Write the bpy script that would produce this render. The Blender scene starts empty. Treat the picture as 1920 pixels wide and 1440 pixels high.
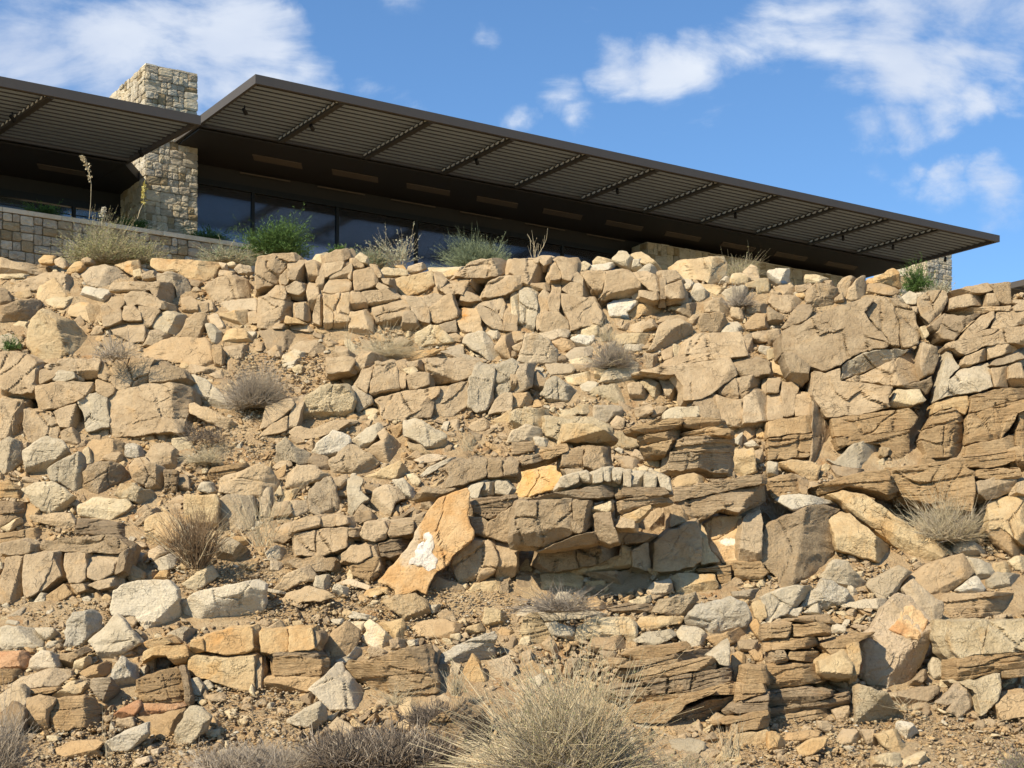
import bpy, math, random
import numpy as np
from mathutils import Vector, Matrix

SC = bpy.context.scene
COL = SC.collection
R = math.radians
random.seed(7)
rng = np.random.default_rng(7)

# ------------------------------------------------------------------ camera
F = 2900.0                       # focal length in photo pixels (1920 wide)
VH, UC, ZC = 1200.0, 960.0, 1.7  # horizon row, centre column, eye height
cam_d = bpy.data.cameras.new("camera")
cam_d.sensor_width = 36.0
cam_d.lens = F / 1920.0 * 36.0
cam_d.shift_y = (VH - 720.0) / 1920.0
cam_d.clip_end = 5000.0
cam = bpy.data.objects.new("camera", cam_d)
COL.objects.link(cam)
cam.location = (0, 0, ZC)
cam.rotation_euler = (R(90), 0, 0)
SC.camera = cam

# ------------------------------------------------------------------ light
SUN_EL, SUN_AZ = 43.0, 228.0     # azimuth clockwise from +Y: front left, behind the camera
sd = Vector((math.sin(R(SUN_AZ)) * math.cos(R(SUN_EL)), math.cos(R(SUN_AZ)) * math.cos(R(SUN_EL)), math.sin(R(SUN_EL))))
sun_d = bpy.data.lights.new("sun", 'SUN')
sun_d.energy = 5.0
sun_d.angle = R(0.53)
sun_d.color = (1.0, 0.885, 0.70)
sun = bpy.data.objects.new("sun", sun_d)
COL.objects.link(sun)
sun.rotation_euler = sd.to_track_quat('Z', 'Y').to_euler()
SC.view_settings.view_transform = 'Standard'
SC.view_settings.look = 'None'
SC.view_settings.exposure = 0.58
SC.view_settings.gamma = 1.0
SC.view_settings.use_curve_mapping = False

def pdir(u, v):
    return Vector(((u - UC) / F, 1.0, (VH - v) / F)).normalized()

world = bpy.data.worlds.new("World")
SC.world = world
world.use_nodes = True
wn, wl = world.node_tree.nodes, world.node_tree.links
wn.clear()

def wmath(op, a, b=None, clamp=False):
    n = wn.new('ShaderNodeMath'); n.operation = op; n.use_clamp = clamp
    for i, x in enumerate((a, b)):
        if x is None: continue
        if isinstance(x, (int, float)): n.inputs[i].default_value = x
        else: wl.new(x, n.inputs[i])
    return n.outputs[0]

def build_world():
    out = wn.new('ShaderNodeOutputWorld')
    bg = wn.new('ShaderNodeBackground')
    sky = wn.new('ShaderNodeTexSky')
    sky.sky_type = 'NISHITA'; sky.sun_disc = False
    sky.sun_elevation = R(SUN_EL); sky.sun_rotation = R(SUN_AZ)
    sky.air_density = 1.0; sky.dust_density = 0.25; sky.ozone_density = 1.8; sky.altitude = 900
    tc = wn.new('ShaderNodeTexCoord')
    blobs = [(40, 75, 190), (190, 90, 190), (330, 100, 170), (430, 110, 140), (500, 120, 110), (580, 150, 75), (420, 20, 90), (20, 170, 120),
             (1160, 140, 80), (1250, 140, 95), (1330, 130, 110), (1430, 105, 125), (1540, 80, 140), (1660, 50, 150), (1790, 35, 150), (1920, 15, 150),
             (1590, 118, 92), (1690, 108, 92), (1800, 95, 92), (1890, 85, 92), (1630, 232, 64), (1700, 216, 64), (1765, 200, 64), (1840, 176, 64), (1915, 150, 64),
             (1690, 375, 60), (1780, 360, 65), (1870, 370, 75), (1640, 345, 34), (1730, 316, 26),
             (700, 148, 48), (780, 195, 50), (915, 58, 30), (1045, 182, 42), (1080, 235, 34), (970, 218, 30), (1100, 20, 34), (750, 5, 36)]
    dirs = [(pdir(u, v), r / F * (1.0 if r > 62 else 1.25), (1.35 if r > 90 else 1.0) if r > 62 else .42) for u, v, r in blobs]
    rr = random.Random(3)
    for _ in range(16):          # the same broken clouds go on round the rest of the sky
        a = rr.uniform(0.5, 2 * math.pi - 0.5); e = rr.uniform(0.15, 1.0)
        dirs.append((Vector((math.sin(a) * math.cos(e), math.cos(a) * math.cos(e), math.sin(e))), rr.uniform(.08, .2), 1.2))
    m = None
    wz = wn.new('ShaderNodeTexNoise'); wz.inputs['Scale'].default_value = 13; wz.inputs['Detail'].default_value = 6; wz.inputs['Roughness'].default_value = .6
    wl.new(tc.outputs['Generated'], wz.inputs['Vector'])
    w1 = wn.new('ShaderNodeVectorMath'); w1.operation = 'SUBTRACT'; w1.inputs[1].default_value = (.5, .5, .5); wl.new(wz.outputs['Color'], w1.inputs[0])
    w2 = wn.new('ShaderNodeVectorMath'); w2.operation = 'SCALE'; w2.inputs['Scale'].default_value = .055; wl.new(w1.outputs[0], w2.inputs[0])
    w3 = wn.new('ShaderNodeVectorMath'); w3.operation = 'ADD'; wl.new(tc.outputs['Generated'], w3.inputs[0]); wl.new(w2.outputs[0], w3.inputs[1])
    for d, r, wt in dirs:
        vm = wn.new('ShaderNodeVectorMath'); vm.operation = 'DISTANCE'
        wl.new(w3.outputs[0], vm.inputs[0]); vm.inputs[1].default_value = d
        q = wmath('MULTIPLY', wmath('SUBTRACT', 1.0, wmath('DIVIDE', vm.outputs['Value'], r), True), wt)
        m = q if m is None else wmath('MAXIMUM', m, q)
    mp = wn.new('ShaderNodeMapping')
    mp.inputs['Rotation'].default_value = (0, R(20), 0)
    mp.inputs['Scale'].default_value = (0.4, 1, 1)
    wl.new(tc.outputs['Generated'], mp.inputs[0])
    n1 = wn.new('ShaderNodeTexNoise'); n1.inputs['Scale'].default_value = 21; n1.inputs['Detail'].default_value = 9
    n1.inputs['Roughness'].default_value = 0.58; n1.inputs['Distortion'].default_value = 0.35
    wl.new(mp.outputs[0], n1.inputs['Vector'])
    n2 = wn.new('ShaderNodeTexNoise'); n2.inputs['Scale'].default_value = 9; n2.inputs['Detail'].default_value = 6
    wl.new(mp.outputs[0], n2.inputs['Vector'])
    nn = wmath('SUBTRACT', n1.outputs['Fac'], 0.52)
    d = wmath('ADD', wmath('MULTIPLY', wmath('POWER', m, 0.6), 1.0), wmath('MULTIPLY', nn, 4.2))
    d = wmath('SUBTRACT', d, 0.36)
    mask = wmath('MULTIPLY', m, 4.0, True)
    mr = wn.new('ShaderNodeMapRange'); mr.interpolation_type = 'SMOOTHSTEP'
    mr.inputs['From Min'].default_value = -0.15; mr.inputs['From Max'].default_value = 1.05
    wl.new(d, mr.inputs['Value'])
    dens = wmath('MULTIPLY', wmath('MULTIPLY', mr.outputs[0], mask), 0.93)
    # slightly greyer bellies
    shade = wn.new('ShaderNodeMix'); shade.data_type = 'RGBA'
    shade.inputs['A'].default_value = (5.6, 6.6, 8.6, 1); shade.inputs['B'].default_value = (9.2, 9.7, 10.4, 1)
    mr2 = wn.new('ShaderNodeMapRange'); mr2.inputs['From Min'].default_value = .38; mr2.inputs['From Max'].default_value = .62
    wl.new(n2.outputs['Fac'], mr2.inputs['Value']); wl.new(mr2.outputs[0], shade.inputs['Factor'])
    tint = wn.new('ShaderNodeMix'); tint.data_type = 'RGBA'; tint.blend_type = 'MULTIPLY'; tint.inputs['Factor'].default_value = 1
    tint.inputs['B'].default_value = (1.12, 1.52, 1.82, 1)
    wl.new(sky.outputs[0], tint.inputs['A'])
    mix = wn.new('ShaderNodeMix'); mix.data_type = 'RGBA'
    wl.new(dens, mix.inputs['Factor']); wl.new(tint.outputs['Result'], mix.inputs['A']); wl.new(shade.outputs['Result'], mix.inputs['B'])
    wl.new(mix.outputs['Result'], bg.inputs['Color'])
    bg.inputs['Strength'].default_value = 0.066
    wl.new(bg.outputs[0], out.inputs['Surface'])
build_world()

# ------------------------------------------------------------------ helpers
def P(u, v, D):
    return Vector(((u - UC) / F * D, D, ZC + (VH - v) / F * D))

def tag(o, label=None, cat=None, group=None, kind=None):
    if label: o["label"] = label
    if cat: o["category"] = cat
    if group: o["group"] = group
    if kind: o["kind"] = kind
    return o

def empty(name, loc, label, cat, group=None):
    o = bpy.data.objects.new(name, None); COL.objects.link(o)
    o.location = loc; o.empty_display_size = 0.3
    return tag(o, label, cat, group)

def mesh_np(name, V, Fq, mat, parent=None, smooth=False, origin=None, faces3=None):
    """V (n,3) array, Fq (m,4) or list of faces"""
    me = bpy.data.meshes.new(name)
    V = np.asarray(V, dtype=np.float64)
    if origin is not None: V = V - np.asarray(origin)
    if isinstance(Fq, np.ndarray) and Fq.ndim == 2 and faces3 is None:
        k = Fq.shape[1]; nf = len(Fq)
        me.vertices.add(len(V)); me.vertices.foreach_set("co", V.astype(np.float32).ravel())
        me.loops.add(nf * k); me.loops.foreach_set("vertex_index", Fq.astype(np.int32).ravel())
        me.polygons.add(nf); me.polygons.foreach_set("loop_start", np.arange(0, nf * k, k, dtype=np.int32))
        me.update(calc_edges=True)
    else:
        fl = [list(map(int, f)) for f in Fq]
        if faces3 is not None: fl += [list(map(int, f)) for f in faces3]
        me.from_pydata([tuple(v) for v in V], [], fl)
    me.validate()
    if smooth: me.polygons.foreach_set("use_smooth", np.ones(len(me.polygons), dtype=bool))
    if mat: me.materials.append(mat)
    o = bpy.data.objects.new(name, me); COL.objects.link(o)
    if origin is not None: o.location = origin
    if parent is not None:
        o.parent = parent
        o.location = (Vector(origin) if origin is not None else Vector((0, 0, 0))) - parent.location
    return o

# numpy value noise ---------------------------------------------------------
_pt = np.random.default_rng(11).random(4096)
def _h(ix, iy, iz):
    return _pt[((ix * 73856093) ^ (iy * 19349663) ^ (iz * 83492791)) & 4095]
def vnoise(p):
    p = np.asarray(p); i = np.floor(p).astype(np.int64); f = p - i; f = f * f * (3 - 2 * f)
    x, y, z = i[..., 0], i[..., 1], i[..., 2]; fx, fy, fz = f[..., 0], f[..., 1], f[..., 2]
    def L(a, b, t): return a + (b - a) * t
    a = L(L(_h(x, y, z), _h(x + 1, y, z), fx), L(_h(x, y + 1, z), _h(x + 1, y + 1, z), fx), fy)
    b = L(L(_h(x, y, z + 1), _h(x + 1, y, z + 1), fx), L(_h(x, y + 1, z + 1), _h(x + 1, y + 1, z + 1), fx), fy)
    return L(a, b, fz) * 2 - 1
def fbm(p, octv=4, rough=.5):
    s = 0; a = 1; t = 0; p = np.asarray(p, dtype=float)
    for k in range(octv):
        s = s + a * vnoise(p * (2.03 ** k) + 17.3 * k); t += a; a *= rough
    return s / t

# ------------------------------------------------------------------ materials
def new_mat(name):
    m = bpy.data.materials.new(name); m.use_nodes = True
    return m, m.node_tree.nodes, m.node_tree.links, m.node_tree.nodes['Principled BSDF']

def simple_mat(name, col, rough=.6, metal=0.0, var=0.12, scale=6.0, bump=0.0, spec=0.4, bscale=60):
    m, n, l, b = new_mat(name)
    tc = n.new('ShaderNodeTexCoord')
    nz = n.new('ShaderNodeTexNoise'); nz.inputs['Scale'].default_value = scale; nz.inputs['Detail'].default_value = 5
    l.new(tc.outputs['Object'], nz.inputs['Vector'])
    mx = n.new('ShaderNodeMix'); mx.data_type = 'RGBA'
    mx.inputs['A'].default_value = tuple(c * (1 - var) for c in col) + (1,)
    mx.inputs['B'].default_value = tuple(min(1, c * (1 + var)) for c in col) + (1,)
    l.new(nz.outputs['Fac'], mx.inputs['Factor']); l.new(mx.outputs['Result'], b.inputs['Base Color'])
    b.inputs['Roughness'].default_value = rough; b.inputs['Metallic'].default_value = metal
    b.inputs['Specular IOR Level'].default_value = spec
    if bump:
        n2 = n.new('ShaderNodeTexNoise'); n2.inputs['Scale'].default_value = bscale; n2.inputs['Detail'].default_value = 4
        l.new(tc.outputs['Object'], n2.inputs['Vector'])
        bp = n.new('ShaderNodeBump'); bp.inputs['Strength'].default_value = bump; bp.inputs['Distance'].default_value = .03
        l.new(n2.outputs['Fac'], bp.inputs['Height']); l.new(bp.outputs[0], b.inputs['Normal'])
    return m

def rock_mat(name, c1, c2, stain=(.40, .21, .085), stain_amt=.25, strata=False, rough=False, accent=None, fleck=None, crack=.33, pebbly=False, mottle=1.0, var=1.0):
    """stone: two blotchy tones, stains, fine grain, optional bedding lines; no light or shade in it"""
    m, n, l, b = new_mat(name)
    tc = n.new('ShaderNodeTexCoord'); oi = n.new('ShaderNodeObjectInfo')
    add = n.new('ShaderNodeVectorMath'); add.operation = 'ADD'
    cv = n.new('ShaderNodeCombineXYZ')
    mu = n.new('ShaderNodeMath'); mu.operation = 'MULTIPLY'; mu.inputs[1].default_value = 37.0
    l.new(oi.outputs['Random'], mu.inputs[0])
    for i in range(3): l.new(mu.outputs[0], cv.inputs[i])
    l.new(tc.outputs['Object'], add.inputs[0]); l.new(cv.outputs[0], add.inputs[1])
    vec = add.outputs[0]
    def noise(scale, detail=5, roughn=.55, dist=0, v=None):
        k = n.new('ShaderNodeTexNoise'); k.inputs['Scale'].default_value = scale; k.inputs['Detail'].default_value = detail
        k.inputs['Roughness'].default_value = roughn; k.inputs['Distortion'].default_value = dist
        l.new(v or vec, k.inputs['Vector']); return k.outputs['Fac']
    def mr(x, a, b_, c=0., d=1.):
        k = n.new('ShaderNodeMapRange'); k.interpolation_type = 'SMOOTHSTEP'
        for nm, q in zip(('From Min', 'From Max', 'To Min', 'To Max'), (a, b_, c, d)): k.inputs[nm].default_value = q
        l.new(x, k.inputs['Value']); return k.outputs[0]
    def mix(f, A, B, mode='MIX'):
        k = n.new('ShaderNodeMix'); k.data_type = 'RGBA'; k.blend_type = mode
        for s, q in (('Factor', f), ('A', A), ('B', B)):
            if isinstance(q, (int, float)): k.inputs[s].default_value = q
            elif isinstance(q, tuple): k.inputs[s].default_value = q + (1,)
            else: l.new(q, k.inputs[s])
        return k.outputs['Result']
    def mth(op, a, b_=None):
        k = n.new('ShaderNodeMath'); k.operation = op
        for i, q in enumerate((a, b_)):
            if q is None: continue
            if isinstance(q, (int, float)): k.inputs[i].default_value = q
            else: l.new(q, k.inputs[i])
        return k.outputs[0]
    c = mix(mr(noise(2.2, 6, .6, .4), .36, .64), c1, c2)
    # per stone shift of value and hue
    c = mix(mr(oi.outputs['Random'], .35, 1, .0, .62 * var), c, tuple(x * .66 for x in c1))
    rr_ = mth('FRACT', mth('MULTIPLY', oi.outputs['Random'], 7.31))
    c = mix(mr(rr_, .6, 1, 0, .6 * var), c, (.49, .325, .16))
    c = mix(mr(rr_, .3, 0, 0, .45 * var), c, (.53, .455, .325))
    c = mix(mth('MULTIPLY', mr(noise(1.6, 4, .6, .8), .54, .72), stain_amt), c, stain)
    # weathered varnish freckles and pits
    c = mix(mth('MULTIPLY', mr(noise(24, 5, .75), .52, .70), .5 * mottle), c, tuple(x * .5 for x in c1))
    c = mix(mth('MULTIPLY', mr(noise(5, 7, .72), .52, .66), .35 * mottle), c, tuple(x * .62 for x in c1))
    c = mix(mth('MULTIPLY', mr(noise(9, 5, .7), .58, .75), .30), c, tuple(min(.8, x * 1.35) for x in c2))
    mp = n.new('ShaderNodeMapping'); mp.inputs['Rotation'].default_value = (0, R(-8), 0)
    mp.inputs['Scale'].default_value = (1.0, 1.0, 14.0 if strata else 7.0)
    l.new(vec, mp.inputs[0])
    lines = noise(2.6 if strata else 1.6, 5, .65, .25, mp.outputs[0])
    c = mix(mth('MULTIPLY', mr(lines, .55, .68), .55 if strata else .16), c, tuple(x * .55 for x in c1))
    if strata:
        c = mix(mth('MULTIPLY', mr(lines, .30, .42, 1, 0), .35), c, (.46, .25, .12))
    if fleck:
        c = mix(mr(noise(fleck[1], 5, .6, .5), fleck[2], fleck[3]), c, fleck[0])
    if accent:      # one scar or paint patch: (colour, x, z, rx, rz) in object space
        for col, ax, az, rx, rz in accent:
            sp = n.new('ShaderNodeSeparateXYZ'); l.new(tc.outputs['Object'], sp.inputs[0])
            dx = mth('POWER', mth('DIVIDE', mth('SUBTRACT', sp.outputs['X'], ax), rx), 2.0)
            dz = mth('POWER', mth('DIVIDE', mth('SUBTRACT', sp.outputs['Z'], az), rz), 2.0)
            dd = mth('ADD', mth('ADD', mth('ABSOLUTE', dx), mth('ABSOLUTE', dz)), mth('MULTIPLY', mth('SUBTRACT', noise(7, 4, .6), .5), 2.2))
            dd = mth('ADD', dd, mth('MULTIPLY', mth('SUBTRACT', noise(22, 5, .7), .5), 1.5))
            c = mix(mth('MULTIPLY', mr(dd, .35, 1.3, 1, 0), .92), c, col)
    l.new(c, b.inputs['Base Color'])
    b.inputs['Roughness'].default_value = .92; b.inputs['Specular IOR Level'].default_value = .18
    # relief
    h = mth('MULTIPLY', noise(7, 8, .68, .2), 1.0 if rough else .55)
    vo = n.new('ShaderNodeTexVoronoi'); vo.feature = 'DISTANCE_TO_EDGE'; vo.inputs['Scale'].default_value = 2.1
    wv = n.new('ShaderNodeVectorMath'); wv.operation = 'ADD'
    nz = n.new('ShaderNodeTexNoise'); nz.inputs['Scale'].default_value = 2.5; nz.inputs['Detail'].default_value = 5
    l.new(vec, nz.inputs['Vector']); l.new(nz.outputs['Color'], wv.inputs[0]); l.new(vec, wv.inputs[1])
    l.new(wv.outputs[0], vo.inputs['Vector'])
    cr = mr(vo.outputs['Distance'], 0, .022, 1, 0)
    gate = mr(noise(1.3, 3), .5, .62)
    h = mth('SUBTRACT', h, mth('MULTIPLY', mth('MULTIPLY', cr, gate), crack))
    h = mth('ADD', h, mth('MULTIPLY', lines, 1.3 if strata else .35))
    h = mth('ADD', h, mth('MULTIPLY', noise(28, 5, .75), .40 if not rough else .65))
    if pebbly: h = mth('ADD', h, mth('MULTIPLY', noise(20, 5, .8), .8))
    bp = n.new('ShaderNodeBump'); bp.inputs['Strength'].default_value = 1.0
    bp.inputs['Distance'].default_value = .07 if not rough else .085
    l.new(h, bp.inputs['Height']); l.new(bp.outputs[0], b.inputs['Normal'])
    return m

TONES = {
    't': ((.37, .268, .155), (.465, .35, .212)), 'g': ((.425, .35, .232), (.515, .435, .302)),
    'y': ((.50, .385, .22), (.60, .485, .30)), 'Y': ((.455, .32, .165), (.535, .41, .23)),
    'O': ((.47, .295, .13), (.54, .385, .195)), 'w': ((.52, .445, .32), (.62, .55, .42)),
    'b': ((.27, .195, .115), (.36, .27, .165)), 's': ((.385, .252, .122), (.475, .33, .172)),  # brown also darkens some blocks for the shade they lie in
    'R': ((.42, .205, .095), (.50, .300, .160)), 'G': ((.54, .455, .315), (.60, .515, .37)),
    'S': ((.46, .325, .175), (.52, .39, .235)), 'D': ((.10, .095, .085), (.16, .15, .13)),
}
_mats = {}
def rmat(code):
    """code like 't', 't*', 's=' ..."""
    if code in _mats: return _mats[code]
    k = code[0]; a, b_ = TONES.get(k, TONES['t'])
    kw = dict(strata='=' in code, rough='*' in code, var=(.3 if '+' in code else 1.0) * (.25 if k in 'OYSRDG' else 1) * (0 if '^' in code else 1))
    if k == 'S': kw.update(stain=(.50, .235, .06), stain_amt=.95)
    elif k in 'Yy': kw.update(stain=(.54, .30, .09), stain_amt=.45)
    elif k == 'O': kw.update(stain=(.56, .27, .07), stain_amt=.5)
    elif k == 'w': kw.update(stain=(.52, .36, .17), stain_amt=.35)
    elif k in 'gG': kw.update(stain=(.46, .31, .15), stain_amt=.22, crack=.3)
    elif k == 'R': kw.update(stain=(.55, .45, .33), stain_amt=.5)
    else: kw.update(stain=(.46, .27, .10), stain_amt=.3)
    m = rock_mat('stone_' + {'t': 'tan', 'g': 'grey', 'y': 'cream', 'Y': 'ochre', 'O': 'orange', 'w': 'white', 'b': 'brown', 's': 'banded',
                             'R': 'red', 'G': 'smooth_grey', 'S': 'stained', 'D': 'charcoal'}.get(k, 'tan') + ('_rough' if '*' in code else '') + ('_bedded' if '=' in code else '') + ('_bedrock' if '+' in code else ''), a, b_, **kw)
    _mats[code] = m
    return m

# ------------------------------------------------------------------ ground
def dsurf(v):
    return 20.5 + (1440.0 - np.asarray(v, dtype=float)) * 0.0182
def crest_ratio(x_over_d):
    u = UC + F * x_over_d
    v = np.interp(u, [-200, 0, 300, 700, 1200, 1500, 1700, 1850, 2200], [512, 512, 520, 515, 520, 548, 560, 560, 580])
    return (VH - v) / F
def ground_z(X, D):
    """height (world) of the hillside"""
    v = 1440.0 - (D - 20.5) / 0.0182
    z = (VH - v) / F * D
    z = np.where(D < 20.5, -1.697 - (20.5 - D) * .02, z)
    lim = crest_ratio(np.clip(X / np.maximum(D, 1), -.45, .45)) * np.minimum(D, 44)
    z = np.minimum(z, lim)
    return z + ZC

mat_dirt = rock_mat('dry_dirt', (.50, .345, .185), (.60, .445, .255), stain=(.50, .27, .11), stain_amt=.7, rough=True, pebbly=True, var=0)
def build_ground():
    xs = np.concatenate([[-900, -400, -150, -60, -30, -20], np.arange(-15, 21, .11), [24, 30, 60, 150, 400, 900]])
    ds = np.concatenate([[-400, -100, -20, 5, 15, 18], np.arange(19.2, 39.5, .11), np.arange(40, 75, 1.0), [90, 130, 200, 400, 900, 2500]])
    X, D = np.meshgrid(xs, ds)
    Z = ground_z(X, D)
    pn = np.stack([X, D, Z], -1)
    n = fbm(pn * .9, 4) * .14 + fbm(pn * 4.5, 3, .6) * .06
    fine = ((X > -15.5) & (X < 21) & (D > 19) & (D < 39.6)).astype(float)
    Z = Z + n * fine - .06 * fine
    Z = np.where(D > 90, Z - (D - 90) * .12, Z)
    V = np.stack([X, D, Z], -1).reshape(-1, 3)
    nx, ny = len(xs), len(ds)
    i = np.arange(ny - 1)[:, None] * nx + np.arange(nx - 1)[None, :]
    Fq = np.stack([i, i + 1, i + nx + 1, i + nx], -1).reshape(-1, 4)
    o = mesh_np('hillside_ground', V, Fq, mat_dirt, smooth=True)
    tag(o, kind='structure')
build_ground()

# ------------------------------------------------------------------ building
A = Vector((.8357, .5492, 0)); B = Vector((-.5492, .8357, 0))
def frame_pt(O, a, w, z, A_=A, B_=B):
    return Vector((O.x + A_.x * a + B_.x * w, O.y + A_.y * a + B_.y * w, ZC + z))
P0 = Vector((-6.966, 42.0, 0))
def fbox(name, O, a0, a1, w0, w1, z0, z1, mat, parent=None, A_=A, B_=B, bevel=0):
    c = [frame_pt(O, a, w, z, A_, B_) for z in (z0, z1) for (a, w) in ((a0, w0), (a1, w0), (a1, w1), (a0, w1))]
    f = [(0, 3, 2, 1), (4, 5, 6, 7), (0, 1, 5, 4), (1, 2, 6, 5), (2, 3, 7, 6), (3, 0, 4, 7)]
    org = sum(c, Vector()) / 8
    return mesh_np(name, [tuple(p) for p in c], f, mat, parent, origin=tuple(org))

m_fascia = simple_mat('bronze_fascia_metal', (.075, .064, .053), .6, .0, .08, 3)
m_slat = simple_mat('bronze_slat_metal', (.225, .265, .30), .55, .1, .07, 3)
m_beam = simple_mat('dark_beam_metal', (.06, .054, .045), .5, .3, .1, 3)
m_black = simple_mat('black_frame_metal', (.012, .012, .012), .45, .3, .1, 3)
m_tooth = simple_mat('pale_sunlit_tooth', (.62, .60, .50), .5, 0, .05, 3)  # pale colour stands in for sunlight on the beam webs
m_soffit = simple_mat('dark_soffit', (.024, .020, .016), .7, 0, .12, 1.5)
m_sun_patch = simple_mat('tan_sun_patch', (.12, .090, .06), .7, 0, .12, 2)  # tan stands in for sun patches and light streaks
m_white = simple_mat('white_wall_paint', (.5, .5, .46), .8, 0, .05, 2)
m_inter = simple_mat('room_ceiling', (.22, .24, .19), .9, 0, .05, 1)

def slat_mesh():
    me = bpy.data.meshes.new('louver_slat')
    # unit blade along +A (x 0..1); profile in (w, z): a thick tilted board with a lip added as shadow line
    prof = [(-.165, .050), (.130, -.048), (.130, -.078), (.150, -.078), (.150, -.030), (-.160, .068)]
    vs = [(x, w, z) for x in (0, 1) for (w, z) in prof]
    k = 6
    f = [tuple(range(k))[::-1], tuple(range(k, 2 * k))] + [(i, (i + 1) % k, k + (i + 1) % k, k + i) for i in range(k)]
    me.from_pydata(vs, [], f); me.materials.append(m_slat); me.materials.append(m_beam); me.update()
    me.polygons[3].material_index = 1; me.polygons[4].material_index = 1  # dark lip added to draw the shadow line between blades
    return me
SLAT = slat_mesh()
def tooth_mesh():  # added triangles imitating the sunlit beam web seen between slats
    me = bpy.data.meshes.new('sunlit_tooth')
    vs = [(x, w, z) for x in (-.02, 0) for (w, z) in ((-.13, -.02), (.13, -.085), (.0, -.16))]
    me.from_pydata(vs, [], [(0, 2, 1), (3, 4, 5), (0, 1, 4, 3), (1, 2, 5, 4), (2, 0, 3, 5)]); me.materials.append(m_tooth); me.update()
    return me
TOOTH = tooth_mesh()

def spotlight(O, a, w, z, label, A_=A, B_=B):
    loc = frame_pt(O, a, w, z, A_, B_)
    r = empty('spotlight', loc, label, 'spotlight', 'black spotlights hung under the louvers')
    ang = math.atan2(A_.y, A_.x)
    k = 10
    def cyl(name, c0, c1, rad0, rad1):
        c0 = Vector(c0); c1 = Vector(c1); ax = (c1 - c0).normalized()
        t = ax.orthogonal().normalized(); s = ax.cross(t)
        V = [c0 + (t * math.cos(q) + s * math.sin(q)) * rad0 for q in [2 * math.pi * i / k for i in range(k)]]
        V += [c1 + (t * math.cos(q) + s * math.sin(q)) * rad1 for q in [2 * math.pi * i / k for i in range(k)]]
        f = [(i, (i + 1) % k, k + (i + 1) % k, k + i) for i in range(k)] + [tuple(range(k))[::-1], tuple(range(k, 2 * k))]
        return mesh_np(name, [tuple(p + loc) for p in V], f, m_black, r, origin=tuple(loc))
    cyl('bracket', (0, 0, .16), (0, 0, .02), .02, .02)
    cyl('lamp_body', (-.02, -.08, .03), (.02, .09, -.04), .05, .065)
    return r

def canopy(name, O, beams, L, W, ztop, label, A_=A, B_=B, side0=True, side1=True, nsl=14, th=.25):
    r = empty(name, frame_pt(O, L / 2, W / 2, ztop, A_, B_), label, 'canopy')
    zb = ztop - th
    fbox('front_fascia', O, 0, L, 0, .10, zb, ztop, m_fascia, r, A_, B_)
    fbox('side_fascia', O, 0, .10, .10, W + 3.5, zb + .002, ztop - .002, m_fascia, r, A_, B_)
    fbox('side_fascia', O, L - .10, L, .10, W + 3.5, zb + .002, ztop - .002, m_fascia, r, A_, B_)
    fbox('roof_deck', O, .10, L - .10, W, W + 3.4, ztop - .10, ztop - .01, m_soffit, r, A_, B_)
    fbox('back_beam', O, .10, L - .10, W, W + .09, zb + .01, ztop - .10, m_beam, r, A_, B_)
    edges = [.10] + list(beams) + [L - .10]
    for b in beams:
        fbox('cross_beam', O, b - .075, b + .10, .10, W, zb - .03, zb + .03, m_beam, r, A_, B_)
        fbox('beam_web', O, b - .04, b + .04, .10, W, zb + .03, ztop - .01, m_beam, r, A_, B_)
    ang = math.atan2(A_.y, A_.x)
    step = (W - .12) / nsl
    for e0, e1 in zip(edges[:-1], edges[1:]):
        g0 = .0; g1 = .0
        for k in range(nsl):
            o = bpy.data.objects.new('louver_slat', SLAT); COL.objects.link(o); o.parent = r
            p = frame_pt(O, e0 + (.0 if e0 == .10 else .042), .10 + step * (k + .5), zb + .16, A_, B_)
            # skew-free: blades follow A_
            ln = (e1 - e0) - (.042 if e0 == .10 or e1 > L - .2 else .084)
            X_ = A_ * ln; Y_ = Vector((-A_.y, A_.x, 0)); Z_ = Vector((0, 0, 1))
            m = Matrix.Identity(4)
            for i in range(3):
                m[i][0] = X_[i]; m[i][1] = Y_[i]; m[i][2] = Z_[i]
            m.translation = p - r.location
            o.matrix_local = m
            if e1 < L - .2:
                c = bpy.data.objects.new('sunlit_tooth', TOOTH); COL.objects.link(c); c.parent = r
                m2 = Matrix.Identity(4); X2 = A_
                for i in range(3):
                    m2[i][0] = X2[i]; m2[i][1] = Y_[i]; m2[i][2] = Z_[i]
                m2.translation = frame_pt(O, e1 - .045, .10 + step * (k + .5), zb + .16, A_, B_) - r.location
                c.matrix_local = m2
    return r

BEAMS = [2.66, 5.55, 8.41, 11.24, 13.99, 16.67, 19.32, 22.0, 24.68, 27.26]
canopy('louvered_canopy', P0, BEAMS, 30.51, 4.20, 15.37, "long dark bronze louvered canopy over the glass wall, running down to the right")
Bl = Vector((-.633, .774, 0))
PL = Vector((-8.448, 42.0, 0)) - A * 12.0
canopy('louvered_canopy', PL, [12 - 8.1, 12 - 4.055], 12.0, 4.25, 14.24, "shorter dark louvered canopy cut by the left edge, left of the stone chimney", A, Bl)
PR = P(1893, 530, 64) - B * 4.3; PR.z = 0
canopy('louvered_canopy', PR, [2.7, 5.4], 9.0, 4.2, 14.79, "small corner of a louvered canopy showing at the far right edge behind the cliff")
for (a, w, nm) in ((.35, 1.9, "first bay from the chimney"), (2.55, 2.1, "first cross beam of the long canopy"), (8.3, 2.2, "third cross beam of the long canopy"),
                   (13.9, 2.3, "fifth cross beam of the long canopy"), (19.2, 2.4, "seventh cross beam of the long canopy"),
                   (24.6, 2.5, "ninth cross beam of the long canopy"), (27.15, 2.4, "last cross beam of the long canopy"), (30.3, 2.6, "right end of the long canopy")):
    spotlight(P0, a + .16, w, 15.0, "small black spotlight hanging at the " + nm)
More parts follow.
